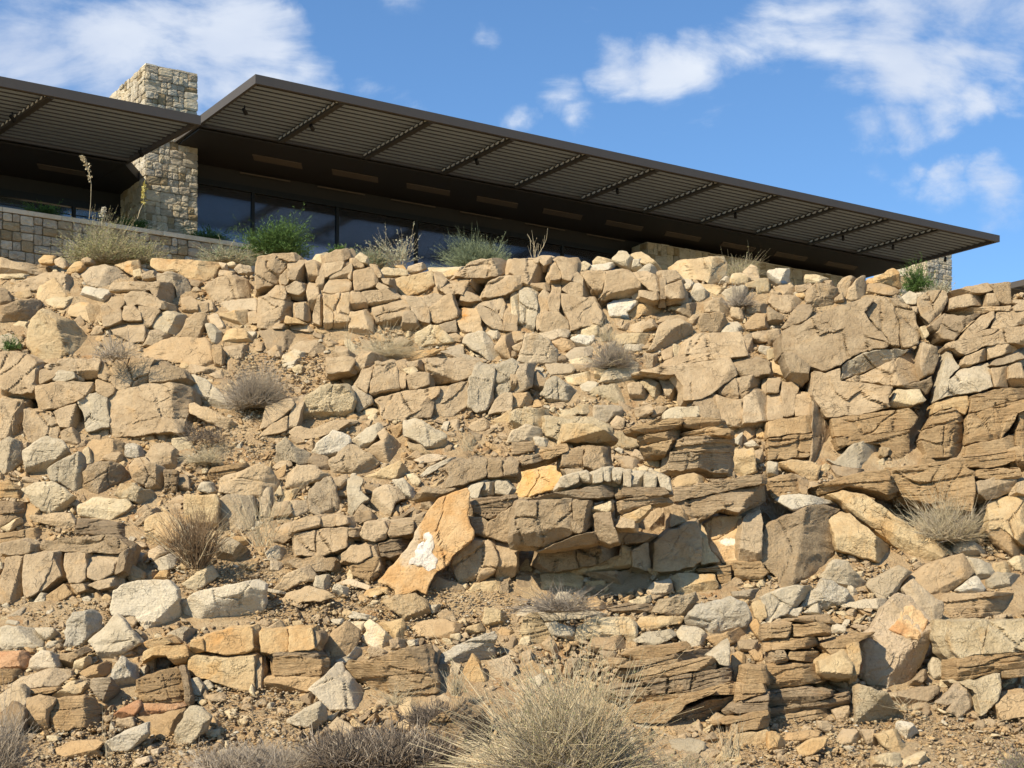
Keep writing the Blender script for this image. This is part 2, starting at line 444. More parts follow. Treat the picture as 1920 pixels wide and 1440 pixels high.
spotlight(PL, 12 - 4.3, 2.0, 13.90, "small black spotlight at the cross beam of the left canopy", A, Bl)
spotlight(PL, 12 - .3, 3.0, 13.90, "small black spotlight at the right end of the left canopy", A, Bl)

# glass
def glass_mat():
    m, n, l, b = new_mat('window_glass')
    b.inputs['Base Color'].default_value = (.02, .028, .03, 1)
    b.inputs['Roughness'].default_value = .03
    b.inputs['IOR'].default_value = 1.75
    out = n['Material Output']
    tr = n.new('ShaderNodeBsdfTransparent'); tr.inputs[0].default_value = (.5, .56, .5, 1)
    gl = n.new('ShaderNodeBsdfGlossy'); gl.inputs['Roughness'].default_value = .10; gl.inputs['Color'].default_value = (.85, .9, 1, 1)
    mx = n.new('ShaderNodeMixShader'); fr = n.new('ShaderNodeFresnel'); fr.inputs['IOR'].default_value = 2.7
    l.new(fr.outputs[0], mx.inputs[0]); l.new(tr.outputs[0], mx.inputs[1]); l.new(gl.outputs[0], mx.inputs[2])
    l.new(mx.outputs[0], out.inputs['Surface'])
    return m
m_glass = glass_mat()

WW = 7.4
MULL = [0.9, 3.18, 6.21, 9.24, 12.29, 15.39, 18.54]
def pavilion():
    r = empty('glass_pavilion', frame_pt(P0, 15, 10, 10.4), "long glass-walled building under the big canopy, black mullions, blue sky reflected low in the panes", 'building')
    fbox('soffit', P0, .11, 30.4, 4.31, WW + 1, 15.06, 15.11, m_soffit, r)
    # header and its trim
    fbox('header_beam', P0, MULL[0], MULL[-1], WW - .10, WW + .12, 14.42, 14.60, m_black, r)
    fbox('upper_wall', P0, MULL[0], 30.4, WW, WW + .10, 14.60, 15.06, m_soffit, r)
    for x in MULL:
        fbox('mullion', P0, x - .05, x + .05, WW - .06, WW + .10, 10.9, 14.42, m_black, r)
    fbox('sill', P0, MULL[0], MULL[-1], WW - .08, WW + .12, 10.75, 10.9, m_black, r)
    for a0, a1 in zip(MULL[:-1], MULL[1:]):
        w = fbox('window_pane', P0, a0 + .052, a1 - .052, WW, WW + .012, 10.92, 14.40, m_glass, r)
        fbox('transom', P0, a0 + .052, a1 - .052, WW - .02, WW - .004, 14.16, 14.185, m_black, r)
    # room
    fbox('room_ceiling', P0, MULL[0], MULL[-1] + .2, WW + .2, 13.5, 14.5, 14.56, m_inter, r)
    fbox('room_back_wall', P0, MULL[0], MULL[-1] + .2, 13.5, 13.6, 10.5, 14.5, m_inter, r)
    fbox('room_side_wall', P0, MULL[-1] + .2, MULL[-1] + .3, WW + .2, 13.5, 10.5, 14.5, m_inter, r)
    fbox('room_side_wall', P0, MULL[0] - .1, MULL[0], WW + .2, 13.5, 10.5, 14.5, m_inter, r)
    fbox('room_floor', P0, MULL[0], MULL[-1] + .2, WW + .2, 13.5, 10.4, 10.5, m_soffit, r)
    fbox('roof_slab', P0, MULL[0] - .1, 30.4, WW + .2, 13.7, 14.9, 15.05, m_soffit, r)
    for a in (4.3, 7.6, 10.8, 14.0):
        fbox('ceiling_light', P0, a, a + 1.1, WW + 1.3, WW + 1.45, 14.36, 14.44, m_black, r)
    # sun patches built as tan panels, one per bay; thin strips as light streaks
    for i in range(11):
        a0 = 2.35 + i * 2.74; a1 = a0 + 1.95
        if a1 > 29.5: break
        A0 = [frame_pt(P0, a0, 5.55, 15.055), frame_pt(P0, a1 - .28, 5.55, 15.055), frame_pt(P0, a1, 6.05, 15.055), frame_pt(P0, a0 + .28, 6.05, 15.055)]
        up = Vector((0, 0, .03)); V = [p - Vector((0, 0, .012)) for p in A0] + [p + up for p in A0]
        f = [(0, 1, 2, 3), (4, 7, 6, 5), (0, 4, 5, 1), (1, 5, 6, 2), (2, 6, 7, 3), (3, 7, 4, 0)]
        mesh_np('soffit_sun_patch', [tuple(p) for p in V], f, m_sun_patch, r, origin=tuple(A0[0]))
        fbox('light_streak', P0, a0 + .3, a1 + .1, WW - .25, WW - .20, 14.93, 14.96, m_sun_patch, r)
    # dark far wall behind the right-hand stone wall
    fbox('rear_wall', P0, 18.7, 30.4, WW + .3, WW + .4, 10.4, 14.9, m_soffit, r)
pavilion()

def left_pavilion():
    O = PL
    r = empty('glass_pavilion', frame_pt(O, 6, 8, 10.4, A, Bl), "dark glass-walled building behind the left canopy, left of the chimney", 'building')
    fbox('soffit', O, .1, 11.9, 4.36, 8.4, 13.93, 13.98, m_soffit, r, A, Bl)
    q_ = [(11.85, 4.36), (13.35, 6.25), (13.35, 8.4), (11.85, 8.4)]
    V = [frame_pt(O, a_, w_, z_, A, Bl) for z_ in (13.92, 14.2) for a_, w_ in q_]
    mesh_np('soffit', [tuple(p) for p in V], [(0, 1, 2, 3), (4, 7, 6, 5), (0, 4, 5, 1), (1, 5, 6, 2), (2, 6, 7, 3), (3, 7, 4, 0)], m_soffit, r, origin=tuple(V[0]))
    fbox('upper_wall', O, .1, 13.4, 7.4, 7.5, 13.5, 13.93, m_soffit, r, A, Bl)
    fbox('header_beam', O, .1, 13.4, 7.3, 7.5, 13.28, 13.5, m_black, r, A, Bl)
    ms = [.2, 2.3, 5.4, 8.5, 11.6, 13.3]
    for x in ms: fbox('mullion', O, x - .05, x + .05, 7.34, 7.5, 10.2, 13.28, m_black, r, A, Bl)
    for a0, a1 in zip(ms[:-1], ms[1:]):
        fbox('window_pane', O, a0 + .052, a1 - .052, 7.4, 7.412, 10.22, 13.26, m_glass, r, A, Bl)
        fbox('transom', O, a0 + .052, a1 - .052, 7.38, 7.396, 13.04, 13.065, m_black, r, A, Bl)
    fbox('room_ceiling', O, 0, 12, 7.6, 12.5, 13.4, 13.46, m_inter, r, A, Bl)
    fbox('room_back_wall', O, 0, 12, 12.5, 12.6, 10, 13.4, m_inter, r, A, Bl)
    for x in (8.9 - 1.9, 10.6 - .8):  # sun patches on the left soffit, also built as tan panels
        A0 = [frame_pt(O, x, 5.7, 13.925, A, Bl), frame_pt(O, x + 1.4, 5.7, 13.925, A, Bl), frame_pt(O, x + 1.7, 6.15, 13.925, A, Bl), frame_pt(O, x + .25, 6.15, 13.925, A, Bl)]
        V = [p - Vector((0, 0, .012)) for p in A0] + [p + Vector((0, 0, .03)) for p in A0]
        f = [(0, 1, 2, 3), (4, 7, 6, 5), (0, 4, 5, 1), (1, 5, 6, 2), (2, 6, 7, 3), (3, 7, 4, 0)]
        mesh_np('soffit_sun_patch', [tuple(p) for p in V], f, m_sun_patch, r, origin=tuple(A0[0]))
left_pavilion()

# stone masonry --------------------------------------------------------------
def stone_variants(n, rnd, mats):
    out = []
    for s in range(n):
        rg = np.random.default_rng(100 + s)
        N = 6
        g = np.linspace(-.5, .5, N + 1)
        X, Z = np.meshgrid(g, g)
        ex = np.minimum(.5 - abs(X), .5 - abs(Z))
        # rounded, hand-dressed face
        ed = np.clip(ex / rnd, 0, 1); prof = np.sqrt(1 - (1 - ed) ** 2)
        corner = np.clip((abs(X) + abs(Z) - .8) / .2, 0, 1)
        X2 = X * (1 - .07 * corner) + rg.normal(0, .012, X.shape); Z2 = Z * (1 - .09 * corner) + rg.normal(0, .014, X.shape)
        tilt = rg.uniform(-.12, .12, 2)
        Y = -.5 * (.84 + .16 * prof) + rg.normal(0, .022, X.shape) + .07 * fbm(np.stack([X * 3 + s * 7, Z * 3, X * 0], -1), 3) + tilt[0] * X + tilt[1] * Z
        V = np.stack([X2, Y, Z2], -1).reshape(-1, 3)
        n1 = N + 1
        i = np.arange(N)[:, None] * n1 + np.arange(N)[None, :]
        Fq = [tuple(q) for q in np.stack([i, i + 1, i + n1 + 1, i + n1], -1).reshape(-1, 4)]
        rim = [k for k in range(n1)] + [n1 * k + N for k in range(1, n1)] + [n1 * N + k for k in range(N - 1, -1, -1)] + [n1 * k for k in range(N - 1, 0, -1)]
        base = len(V)
        VB = V[rim].copy(); VB[:, 1] = .5
        V = np.vstack([V, VB]); m = len(rim)
        Fq += [(rim[(k + 1) % m], rim[k], base + k, base + (k + 1) % m) for k in range(m)]
        for mt in mats:
            me = bpy.data.meshes.new('stone')
            me.from_pydata([tuple(v) for v in V], [], [tuple(int(a) for a in f) for f in Fq])
            me.materials.append(mt); me.update()
            out.append(me)
    return out

m_st1 = rock_mat('wall_stone_pale', (.55, .47, .33), (.68, .60, .46), stain=(.50, .37, .20), stain_amt=.15, mottle=.4, crack=.1, var=.3)
m_st2 = rock_mat('wall_stone_cream', (.60, .49, .31), (.70, .60, .43), stain=(.55, .38, .18), stain_amt=.3, mottle=.4, crack=.1, var=.3)
m_st3 = rock_mat('wall_stone_grey', (.42, .35, .25), (.52, .45, .33), stain=(.45, .32, .18), stain_amt=.2, var=.4, mottle=.6)
m_st4 = rock_mat('wall_stone_orange', (.50, .37, .20), (.57, .45, .27), stain=(.55, .33, .14), stain_amt=.4, rough=True)
m_mort = simple_mat('wall_core_mortar', (.30, .235, .15), .95, 0, .25, 9, .5)
STV = stone_variants(5, .17, (m_st1, m_st1, m_st2, m_st1, m_st4, m_st3, m_st2, m_st1))
STR = stone_variants(4, .45, (m_st3, m_st3, m_st3, m_st1, m_st3, m_st4))

def cells(w, h, smin, smax, rg, aspect=1.25):
    out = []
    def rec(x, y, a, b, d):
        big = a > smax * aspect or b > smax
        can = a > 2 * smin or b > 2 * smin * .85
        if not big and (not can or rg.random() < .42) or d > 12:
            out.append((x, y, a, b)); return
        if (b > a / aspect and b > 1.7 * smin) or a <= 1.9 * smin:
            t = rg.uniform(.36, .64) * b; rec(x, y, a, t, d + 1); rec(x, y + t, a, b - t, d + 1)
        else:
            t = rg.uniform(.36, .64) * a; rec(x, y, t, b, d + 1); rec(x + t, y, a - t, b, d + 1)
    # courses first so that long joints read level
    y = 0
    while y < h - 1e-6:
        c = rg.uniform(.9, 1.5) * smax
        if h - y - c < .6 * smin: c = h - y
        c = min(c, h - y)
        rec(0, y, w, c, 0); y += c
    return out

def stone_face(parent, p0, U, Nrm, w, h, smin, smax, pool, seed, top=None, depth=.16, gap=.012, aspect=1.25):
    """p0 bottom-left corner of the face plane; U along, Nrm outward"""
    rg = random.Random(seed); n = 0
    for (x, y, a, b) in cells(w, h, smin, smax, rg, aspect):
        if top is not None and y + b * .6 > top(x + a / 2): continue
        me = rg.choice(pool)
        o = bpy.data.objects.new('stone', me); COL.objects.link(o); o.parent = parent
        pr = rg.uniform(-.02, .03)
        c = p0 + U * (x + a / 2) + Vector((0, 0, y + b / 2)) - Nrm * (depth / 2 - .03 - pr)
        m = Matrix.Identity(4)
        sx = U * (a - gap) * rg.choice((1, 1, -1)); sy = -Nrm * depth; sz = Vector((0, 0, b - gap)) * rg.choice((1, -1))
        # keep face winding outward is not needed: stones are closed and shaded two-sided
        for i in range(3): m[i][0] = sx[i]; m[i][1] = sy[i]; m[i][2] = sz[i]
        m.translation = c - parent.location
        o.matrix_local = m; n += 1
    return n

def tower(name, a0, a1, w0, w1, z0, z1, label, cat, left=True, seed=1, smin=.15, smax=.34, faces='fl'):
    r = empty(name, frame_pt(P0, (a0 + a1) / 2, (w0 + w1) / 2, z0), label, cat)
    fbox('wall_core', P0, a0 + .06, a1 - .06, w0 + .06, w1 - .06, z0, z1 - .05, m_mort, r)
    n = stone_face(r, frame_pt(P0, a0, w0, z0), A, -B, a1 - a0, z1 - z0, smin, smax, STV, seed, gap=.006, aspect=1.45)
    if left:
        n += stone_face(r, frame_pt(P0, a0, w1, z0), -B, -A, w1 - w0, z1 - z0, smin, smax, STV, seed + 5, gap=.006, aspect=1.45)
    rg = random.Random(seed + 9); x = a0
    while x < a1 - .1:      # thin cap stones on the front edge
        d = rg.uniform(.25, .45); fbox('cap_stone', P0, x, min(x + d, a1) - .01, w0 - .02, w0 + .5, z1 - .0, z1 + rg.uniform(.03, .06), m_st1, r); x += d
    return r
tower('stone_chimney', -.908, .735, 6.0, 9.6, 12.0, 17.30, "tall pale stone chimney rising between the two canopies", 'chimney', seed=3, smin=.15, smax=.35)
tower('stone_pillar', 33.2, 34.75, 6.0, 9.0, 13.2, 17.3, "pale stone pillar under the right end of the long canopy, against blue sky", 'pillar', seed=21, smin=.2, smax=.42)
tower('stone_wall', 18.55, 32.6, 6.42, 7.3, 12.2, 14.78, "low stone wall in shade behind the crest rocks, right of the windows", 'wall', seed=33, smin=.24, smax=.40)

def retaining():
    O = Vector((-13.24, 40.0, 0)) - A * 3.0
    L = 10.6; zt = 11.2; zb = 9.2
    r = empty('retaining_wall', frame_pt(O, L / 2, 0, zb), "low retaining wall of rounded stones with a smooth cap, upper left", 'wall')
    fbox('wall_core', O, 0, L, .05, .5, zb, zt - .15, m_mort, r)
    stone_face(r, frame_pt(O, 0, 0, zb), A, -B, L, zt - .13 - zb, .2, .36, STR, 44, gap=.02, depth=.2)
    x = 0; rg = random.Random(5)
    while x < L:
        d = rg.uniform(1.1, 1.7); fbox('cap_slab', O, x, min(x + d, L) - .012, -.06, .52, zt - .12, zt - rg.uniform(0, .006), m_st1, r); x += d
retaining()
# ------------------------------------------------------------------ rocks
DATA = """@0,450
t|0,130 90,160 330,190 400,225 410,245 300,255 0,255||flat grey-tan slab under the stone retaining wall at the left edge//flat slab under the retaining wall
y|0,258 290,258 290,275 200,290 0,285
o|290,150 330,115 420,120 430,160 380,180 300,175
w|410,150 450,130 500,160 515,195 470,210 420,185
o|500,240 560,170 600,160 640,200 600,235 540,245
t|610,150 660,130 705,160 680,190 620,185
t|85,380 130,330 330,250 400,240 480,255 560,290 605,340 590,390 560,425 510,400 440,370 380,420 270,430 150,420||smooth rounded tan boulder behind a small cream pyramid rock, upper left//smooth rounded boulder
y|275,430 290,350 410,280 460,340 520,400 590,425 440,430 330,470 300,465|480,400,410,285,.8|small cream pyramid rock leaning on the smooth rounded boulder//small cream pyramid
y*|90,430 130,390 220,375 250,420 170,440
b|0,360 60,385 95,440 80,480 0,495
b|0,500 90,470 250,440 300,450 310,490 260,570 230,600 90,640 60,665 0,660|10,560,300,480,.5|brown block lying at the left edge, left of the pyramid boulder//brown block at the left edge
Y|215,640 230,600 310,520 370,515 420,560 560,610 620,680 720,800 780,870 600,860 490,860 430,905 340,910 270,880 200,790|490,820,370,520,.9|big pyramid boulder with an orange left face and a grey right face//pyramid boulder
y|340,450 430,420 570,430 610,460 560,490 430,510 360,480
y|510,540 530,490 590,470 700,485 770,500 780,560 740,600 690,640 620,590 560,570 515,560|670,620,640,500,.7
w|585,420 640,350 700,360 800,375 850,400 800,450 760,480 640,470||pale grey-white rock between two tan boulders, upper left//pale grey-white rock
t|610,260 700,200 790,185 840,200 930,230 990,290 900,315 840,320 810,370 700,345 640,320|735,350,800,205,.5|domed tan boulder with a ridge, right below the pale green shrub//domed boulder
o|860,190 960,160 1040,150 1055,200 1060,240 990,260 930,220
y|1000,230 1050,215 1065,270 1040,290 1000,270
t|820,370 850,320 960,320 1090,340 1130,365 1120,380 930,385 820,385|820,370,1130,368,.8
t#a|960,315 1130,320 1270,320 1310,350 1310,440 1300,520 1250,520 1240,450 1180,440 1140,400 1120,370 1000,330
t#a|930,410 980,385 1080,385 1130,410 1200,455 1245,465 1245,520 1130,500 1050,480 960,490 930,460
t#a|805,480 840,430 920,420 930,480 900,510 840,520
t#a|920,560 930,500 1000,490 1050,540 1060,600 960,605 910,590
t#a|760,500 800,490 840,525 900,515 910,600 820,640 780,650 770,590
t#a|1040,495 1130,510 1200,530 1170,570 1130,640 1090,670 1080,600 1050,540
t#a|820,650 900,620 1080,620 1085,700 1075,760 980,770 850,700
t|1180,250 1290,240 1400,290 1430,350 1440,430 1330,440 1320,360 1280,320 1180,315|1330,440,1300,250,.6
t|1060,260 1130,230 1180,250 1170,310 1110,310 1070,290
O|1130,190 1140,140 1400,150 1560,165 1680,180 1640,210 1600,290 1540,305 1440,300 1350,270 1330,240 1200,235|1150,215,1400,225,.6;1440,300,1480,190,.5|long golden-orange slab lying level below the retaining wall//long golden slab
b|1430,340 1440,300 1520,320 1500,360
t|1535,350 1590,310 1640,280 1770,260 1860,300 1880,400 1880,440 1780,435 1680,475 1600,470|1790,430,1770,265,.7|blocky tan boulder just right of and below the long golden slab//blocky boulder by the golden slab
t|1640,270 1650,225 1770,240 1780,265 1700,270
w*|1755,220 1800,180 1880,200 1900,240 1870,270 1790,250
y|1705,175 1750,165 1775,185 1740,205 1705,195
w|1640,165 1700,180 1710,225 1670,215
t|1360,440 1430,420 1480,460 1480,550 1370,560
t|1480,460 1560,470 1570,540 1490,550
t|1530,460 1580,450 1620,530 1570,560
t|1610,500 1740,450 1920,440 1920,530 1860,520 1700,550 1620,550
w|1560,570 1620,550 1670,620 1690,660 1640,670 1580,620
y|1640,550 1760,530 1860,530 1870,620 1840,640 1720,650 1670,610
t|1860,540 1920,530 1940,620 1870,630
y|1110,650 1150,570 1240,540 1310,535 1400,570 1390,620 1340,720 1290,710 1180,680|1260,690,1320,550,.9|yellowish block with a dark right face beside the dead grey twigs//yellowish dark-sided block
t|1345,720 1400,590 1470,545 1540,555 1560,620 1520,700 1510,740 1430,735
g|1540,630 1580,630 1660,690 1680,740 1640,790 1600,780 1560,700
t|1010,840 1110,810 1230,750 1300,730 1540,735 1590,800 1620,880 1600,965 1480,950 1390,930 1250,900 1100,870 1000,865|1600,965,1560,740,.7|wide tan block with a crumbly orange left end, above the grey bush//wide block with crumbly orange end
b|1590,790 1660,800 1690,850 1680,920 1640,965 1610,960
t|1065,800 1130,680 1180,670 1240,710 1290,720 1200,770 1120,810
O|1680,720 1700,680 1820,665 1920,740 1920,770 1800,780 1700,790 1670,770
t|1680,800 1800,785 1920,790 1900,860 1800,900 1690,920
g|1840,690 1920,690 1920,740
g|0,720 60,700 130,740 150,800 60,835 0,830
t#b|0,840 80,840 200,860 260,900 330,930 300,970 290,1080 240,1140 100,1150 0,1110|250,1085,265,900,1.2
t#b|300,980 390,965 430,990 400,1030 300,1080
g#b|390,1030 440,980 550,990 560,1030 470,1060 400,1050
t#b|740,1010 750,920 800,875 990,880 1160,895 1130,930 1110,1080 900,1130 870,1110 830,1060 740,1030
t*#b|1120,1070 1130,950 1170,910 1250,925 1370,980 1420,1050 1400,1110 1330,1080 1230,1065
t#b|810,1180 870,1140 1110,1080 1300,1075 1440,1110 1450,1200 1400,1330 1380,1440 1200,1440 1080,1460 860,1480 830,1440|1330,1440,1290,1090,.9
t#b|340,940 480,895 750,890 730,1030 690,1040 560,1030 550,990 440,980 350,960
t#b|400,1070 430,1060 700,1070 710,1130 640,1165 520,1110|640,1160,690,1075,1
t#b|720,1050 800,1060 860,1110 870,1130 800,1180 720,1130
t#b|265,1100 400,1070 520,1120 630,1170 580,1200 440,1260 300,1270 270,1180
g#b|580,1200 640,1165 780,1130 800,1180 810,1300 820,1400 650,1440 630,1300
t#b|400,1290 450,1265 580,1220 630,1310 650,1440 600,1480 590,1410 450,1400 430,1360
t#b|180,1270 300,1280 380,1290 430,1350 450,1440 430,1510 230,1520 180,1440
t#b|0,1190 120,1210 180,1220 180,1440 150,1480 0,1490|60,1440,130,1210,1
g|1430,1090 1440,1010 1560,1060 1700,1200 1780,1250 1750,1310 1640,1290 1440,1150|1440,1130,1760,1260,.8|smooth grey slab wedged below the grey dead bush, right of the fractured block//smooth grey wedged slab
g|1420,1230 1470,1230 1620,1290 1760,1370 1850,1430 1740,1450 1640,1400 1430,1300||curved pale grey slab in shade under the smooth wedged slab//curved pale slab
t|1390,960 1420,930 1560,960 1640,990 1500,1000 1430,1000
@480,450
t#c|0,180 10,130 130,110 230,130 240,180 180,250 160,330 90,340 0,370|100,340,150,120,.4
t#c|240,170 300,145 350,150 400,250 390,330 340,310 240,280
t#c|370,170 430,160 490,210 480,240 440,300 410,310
t#c|110,105 300,100 340,130 320,150 250,160 150,125
t#c|180,270 240,210 250,280 220,340 190,330
t#c|225,350 300,310 370,340 375,370 320,410 240,390
t#c|90,400 150,345 215,345 225,400 210,445 100,420
t#c|20,430 90,410 200,450 270,470 280,580 210,600 120,670 10,660
t#c|290,480 370,475 400,520 410,600 390,610 300,580
t#d|380,380 400,320 455,330 470,400 460,460 420,540 400,500
t#d|515,110 600,75 690,65 710,130 650,160 520,165|655,155,650,80,.6
t#d|510,180 660,165 640,220 520,280
t#d|450,310 500,180 510,280 490,390 460,390
t#d|545,265 640,230 715,170 720,210 690,290 550,290
t#d|500,390 550,300 680,290 715,320 710,380 600,395
S#d|510,450 510,410 640,400 700,390 700,560 700,740 560,745 510,620
t#d|430,560 470,410 505,415 500,560 490,640 430,620
t#d|710,390 780,390 820,440 840,510 710,520
S#d|705,540 830,520 880,590 880,700 800,720 700,740
t#d|735,235 860,205 900,240 915,330 880,345 740,380|900,340,880,215,.6
t#d|690,270 720,225 730,300 700,290
t#d|720,140 780,135 810,200 740,215
y|740,130 780,95 840,130 850,180 800,170
y|415,160 450,110 540,95 515,150 490,200
t#d|790,395 990,370 1080,430 1010,460 880,500 830,480
t#d|870,510 960,490 1100,440 1160,520 1110,540 1080,660 970,660 910,620 880,560
b#d|1110,545 1160,530 1210,590 1230,650 1160,690 1090,660
t#d|850,180 900,190 940,270 920,280 880,215
t#d|900,350 920,320 1000,360 930,370
t#d|940,290 1010,290 1020,340 960,320
y|930,240 970,205 1130,225 1140,260 1060,265 1000,290 940,270||cream-yellow rock on the crest in front of the grey-green shrub//cream rock on the crest
w|1140,200 1250,170 1280,210 1180,250 1145,240
y|1290,210 1570,200 1570,230 1500,260 1440,300 1400,250 1300,230||bright cream slab on the crest below the spiky grey-green bush//bright cream crest slab
O|1040,195 1100,190 1130,225
Y|1030,320 1060,290 1240,250 1320,230 1340,330 1270,380 1110,415 1050,380|1270,380,1330,240,.2|ochre-tan block sitting below the cream crest rocks, centre left//ochre-tan block
t|1335,240 1390,245 1440,300 1370,390 1350,330
t#e|1380,340 1540,290 1700,280 1740,330 1700,400 1690,450 1530,400 1420,400 1380,370
t#e|1490,270 1580,200 1600,170 1700,145 1850,145 1890,170 1880,240 1800,270 1560,280
t#e|1690,430 1740,320 1830,275 1990,265 1995,370 1920,385 1760,430|1950,380,1960,270,.5
t#e|1530,450 1560,380 1620,400 1690,450 1600,460
t#e|1250,430 1340,400 1400,420 1360,490 1290,500 1270,470
t#e|1120,420 1240,430 1290,510 1300,620 1210,590 1150,490
t#e|1300,510 1400,430 1460,400 1510,540 1520,580 1370,620 1310,600
S#e|1520,530 1560,510 1660,520 1700,680 1590,710 1550,700 1510,600
t#e|1660,490 1850,430 1870,480 1850,600 1870,680 1780,660 1690,590
t#e|1870,450 1920,440 1960,560 1960,680 1860,680
b#e|1370,640 1500,600 1510,690 1420,690
y|1195,700 1310,635 1370,640 1430,700 1490,760 1390,800 1230,800 1195,760||triangular yellow slab standing beside the straw-coloured dead twigs//triangular yellow slab
O|1110,890 1180,840 1330,820 1390,820 1340,860 1200,910 1130,910
b|1380,840 1540,770 1560,860 1740,910 1640,900 1380,870
g|1550,770 1580,710 1700,685 1760,740 1850,880 1820,905 1740,900 1650,830|1740,890,1700,700,.6|grey pyramid-shaped rock below the fractured central outcrop//grey pyramid rock
t|1435,710 1500,700 1560,740 1540,770 1490,760
g|1700,670 1800,650 1860,690 1810,780 1760,720
t|1790,800 1850,720 1920,690 1960,720 1950,850 1920,910 1860,900 1810,830
t|20,680 130,670 330,680 430,740 400,750 260,800 210,830 90,820 60,740|205,820,220,675,.9|tan block with a shaded right end, right of the grey dead bush//shaded-end block
t|120,660 160,630 250,635 260,665
t|255,660 290,625 370,630 440,680 380,685 270,670
O|210,620 225,570 300,590 385,630 290,620||small orange wedge lying on a tan block, upper centre left//small orange wedge
t|250,820 330,760 450,750 510,800 520,870 400,850 300,820|400,840,460,760,.6
t|80,840 150,790 220,800 250,830 200,870 120,880
t|0,760 60,770 80,820 30,830 0,830
y|190,920 210,860 290,820 390,850 400,890 340,910
t|390,860 440,830 460,860 420,880
g|160,950 330,890 350,940 270,970 200,970
y|270,960 320,935 370,960 340,1000 290,995
t#f|530,880 570,890 660,880 720,880 740,900 700,980 560,1000 530,1000
t|575,870 600,800 660,800 740,860 745,890 660,885||rounded thumb-shaped rock standing on the middle ledge//thumb-shaped rock
t#f|700,990 760,900 790,830 870,840 940,880 910,930 800,960 760,1000
t#f|745,1080 800,970 880,950 850,1060 830,1150
t#f|850,1150 880,1000 900,920 1040,920 1060,990 1080,1100 1080,1125 960,1140 880,1165
t#f|1045,920 1110,900 1130,940 1120,1100 1090,1110 1070,1000
t#f|1130,1020 1180,1000 1300,1000 1300,1080 1210,1110 1140,1120
t#f|1270,890 1340,885 1480,890 1650,900 1670,940 1650,1010 1500,1060 1310,1085 1290,980
t#f|1130,920 1240,900 1260,980 1200,980 1140,960
y|1100,970 1180,950 1215,980 1180,1015 1130,1000
g*#f|1600,1030 1680,930 1780,950 1790,1000 1780,1230 1660,1290 1590,1250
g*#f|1790,950 1900,910 1960,930 1960,1120 1790,1200
g|930,860 1000,845 1090,860 1110,890 1040,910 950,910
t#f|890,1200 1100,1140 1380,1100 1360,1160 1200,1290 1100,1340 950,1340 930,1250
t#f|1330,1180 1380,1110 1500,1080 1590,1060 1590,1240 1480,1320 1330,1340 1310,1300
b#f|1110,1340 1280,1190 1340,1180 1310,1330
t#f|1740,1310 1790,1210 1860,1150 1920,1150 1920,1280 1800,1290
y*|340,1380 350,1260 370,1170 480,1095 680,1080 720,1120 750,1200 720,1290 650,1330 560,1320 400,1400|350,1300,720,1280,.9|rough cracked cream boulder with an undercut base, right of the grey bush//rough cracked cream boulder
b|720,1100 750,1085 860,1160 880,1220 760,1300 740,1200
t#g|270,1240 290,1200 350,1160 360,1200 330,1280 300,1400 230,1420
t#g|60,1300 80,1240 270,1190 290,1230 210,1310 100,1390 30,1420
t#g|100,1400 240,1320 230,1420 180,1440 20,1480
t#g|240,1440 310,1400 420,1420 560,1360 700,1360 620,1420 450,1480 300,1500
y|110,1170 190,1150 230,1170 190,1220 130,1190
@960,450
t#e|-20,240 10,140 180,145 300,150 270,230 280,320 150,330 70,320 60,270
t#e|190,135 230,120 295,125 295,170 240,190
t#e|330,150 360,130 480,135 495,170 480,250 440,300 380,290 370,230|450,300,470,150,.3
t#e|280,260 300,190 330,180 370,260 360,290 290,300
t#e|440,300 490,240 540,280 600,400 580,430 530,430 520,330
t#e|300,320 360,320 360,400 350,530 280,530 270,450 300,380
t#e|375,370 440,320 520,330 530,420 480,430 420,400
t#e|370,400 420,410 550,435 610,430 690,580 680,600 560,640 440,680 430,600 380,500
g#e|60,380 130,370 180,400 190,500 160,690 60,680 60,520
t#e|180,460 240,370 280,400 270,520 190,680 180,560
t#e|70,330 280,325 290,380 230,370 180,380 80,370
t#e|240,540 350,540 420,610 430,680 250,690 200,660
y#e|0,430 50,400 60,600 50,690 0,680
y|490,190 540,160 590,185 560,225 495,235
y|605,160 640,125 750,150 740,180 610,185
w|510,240 590,195 730,170 790,175 720,220 620,235||long white-grey rock on the crest, in front of the dark windows//white-grey crest rock
y|750,140 800,85 860,90 910,140 900,230 870,235 810,190 780,170||pointed cream rock on the crest below the end of the windows//pointed cream crest rock
y|890,110 970,90 1040,140 1100,190 1130,240 1110,260 1070,240 1000,180 920,140
g|910,145 1000,140 1000,190 940,235 900,220
g|940,235 1050,165 1090,230 1080,255
Y|1170,210 1240,160 1340,145 1530,125 1590,125 1615,190 1610,240 1550,330 1480,325 1450,305 1290,290 1250,240 1180,230|1470,320,1510,130,1|largest cream-yellow boulder on the crest, its right end grey//largest cream crest boulder
g|1570,300 1600,270 1640,290 1640,330 1550,330
y|1640,320 1650,260 1720,250 1790,290 1770,330 1700,345
w|1730,240 1790,185 1840,210 1860,300 1790,300
y|1750,330 1830,300 1920,290 1930,430 1850,420 1830,350 1760,350||sunlit pale yellow rock on the crest behind the grey twiggy bush//sunlit pale yellow rock
t#h|510,240 600,235 700,240 700,300 660,440 600,350
t#h|670,450 700,310 720,240 830,220 900,250 960,320 960,410 900,430 780,440
t#h|900,245 1010,235 1110,280 1110,390 1030,370 960,310
t#h|950,380 1100,395 1110,440 1060,450 960,420
b#h|1110,280 1150,290 1150,440 1120,440
t#h|1120,235 1220,230 1270,290 1180,320 1150,340
t#h|1150,345 1270,300 1290,370 1300,430 1180,440 1155,420|1260,430,1275,300,.8
g|1270,290 1340,300 1370,330 1340,380 1290,360
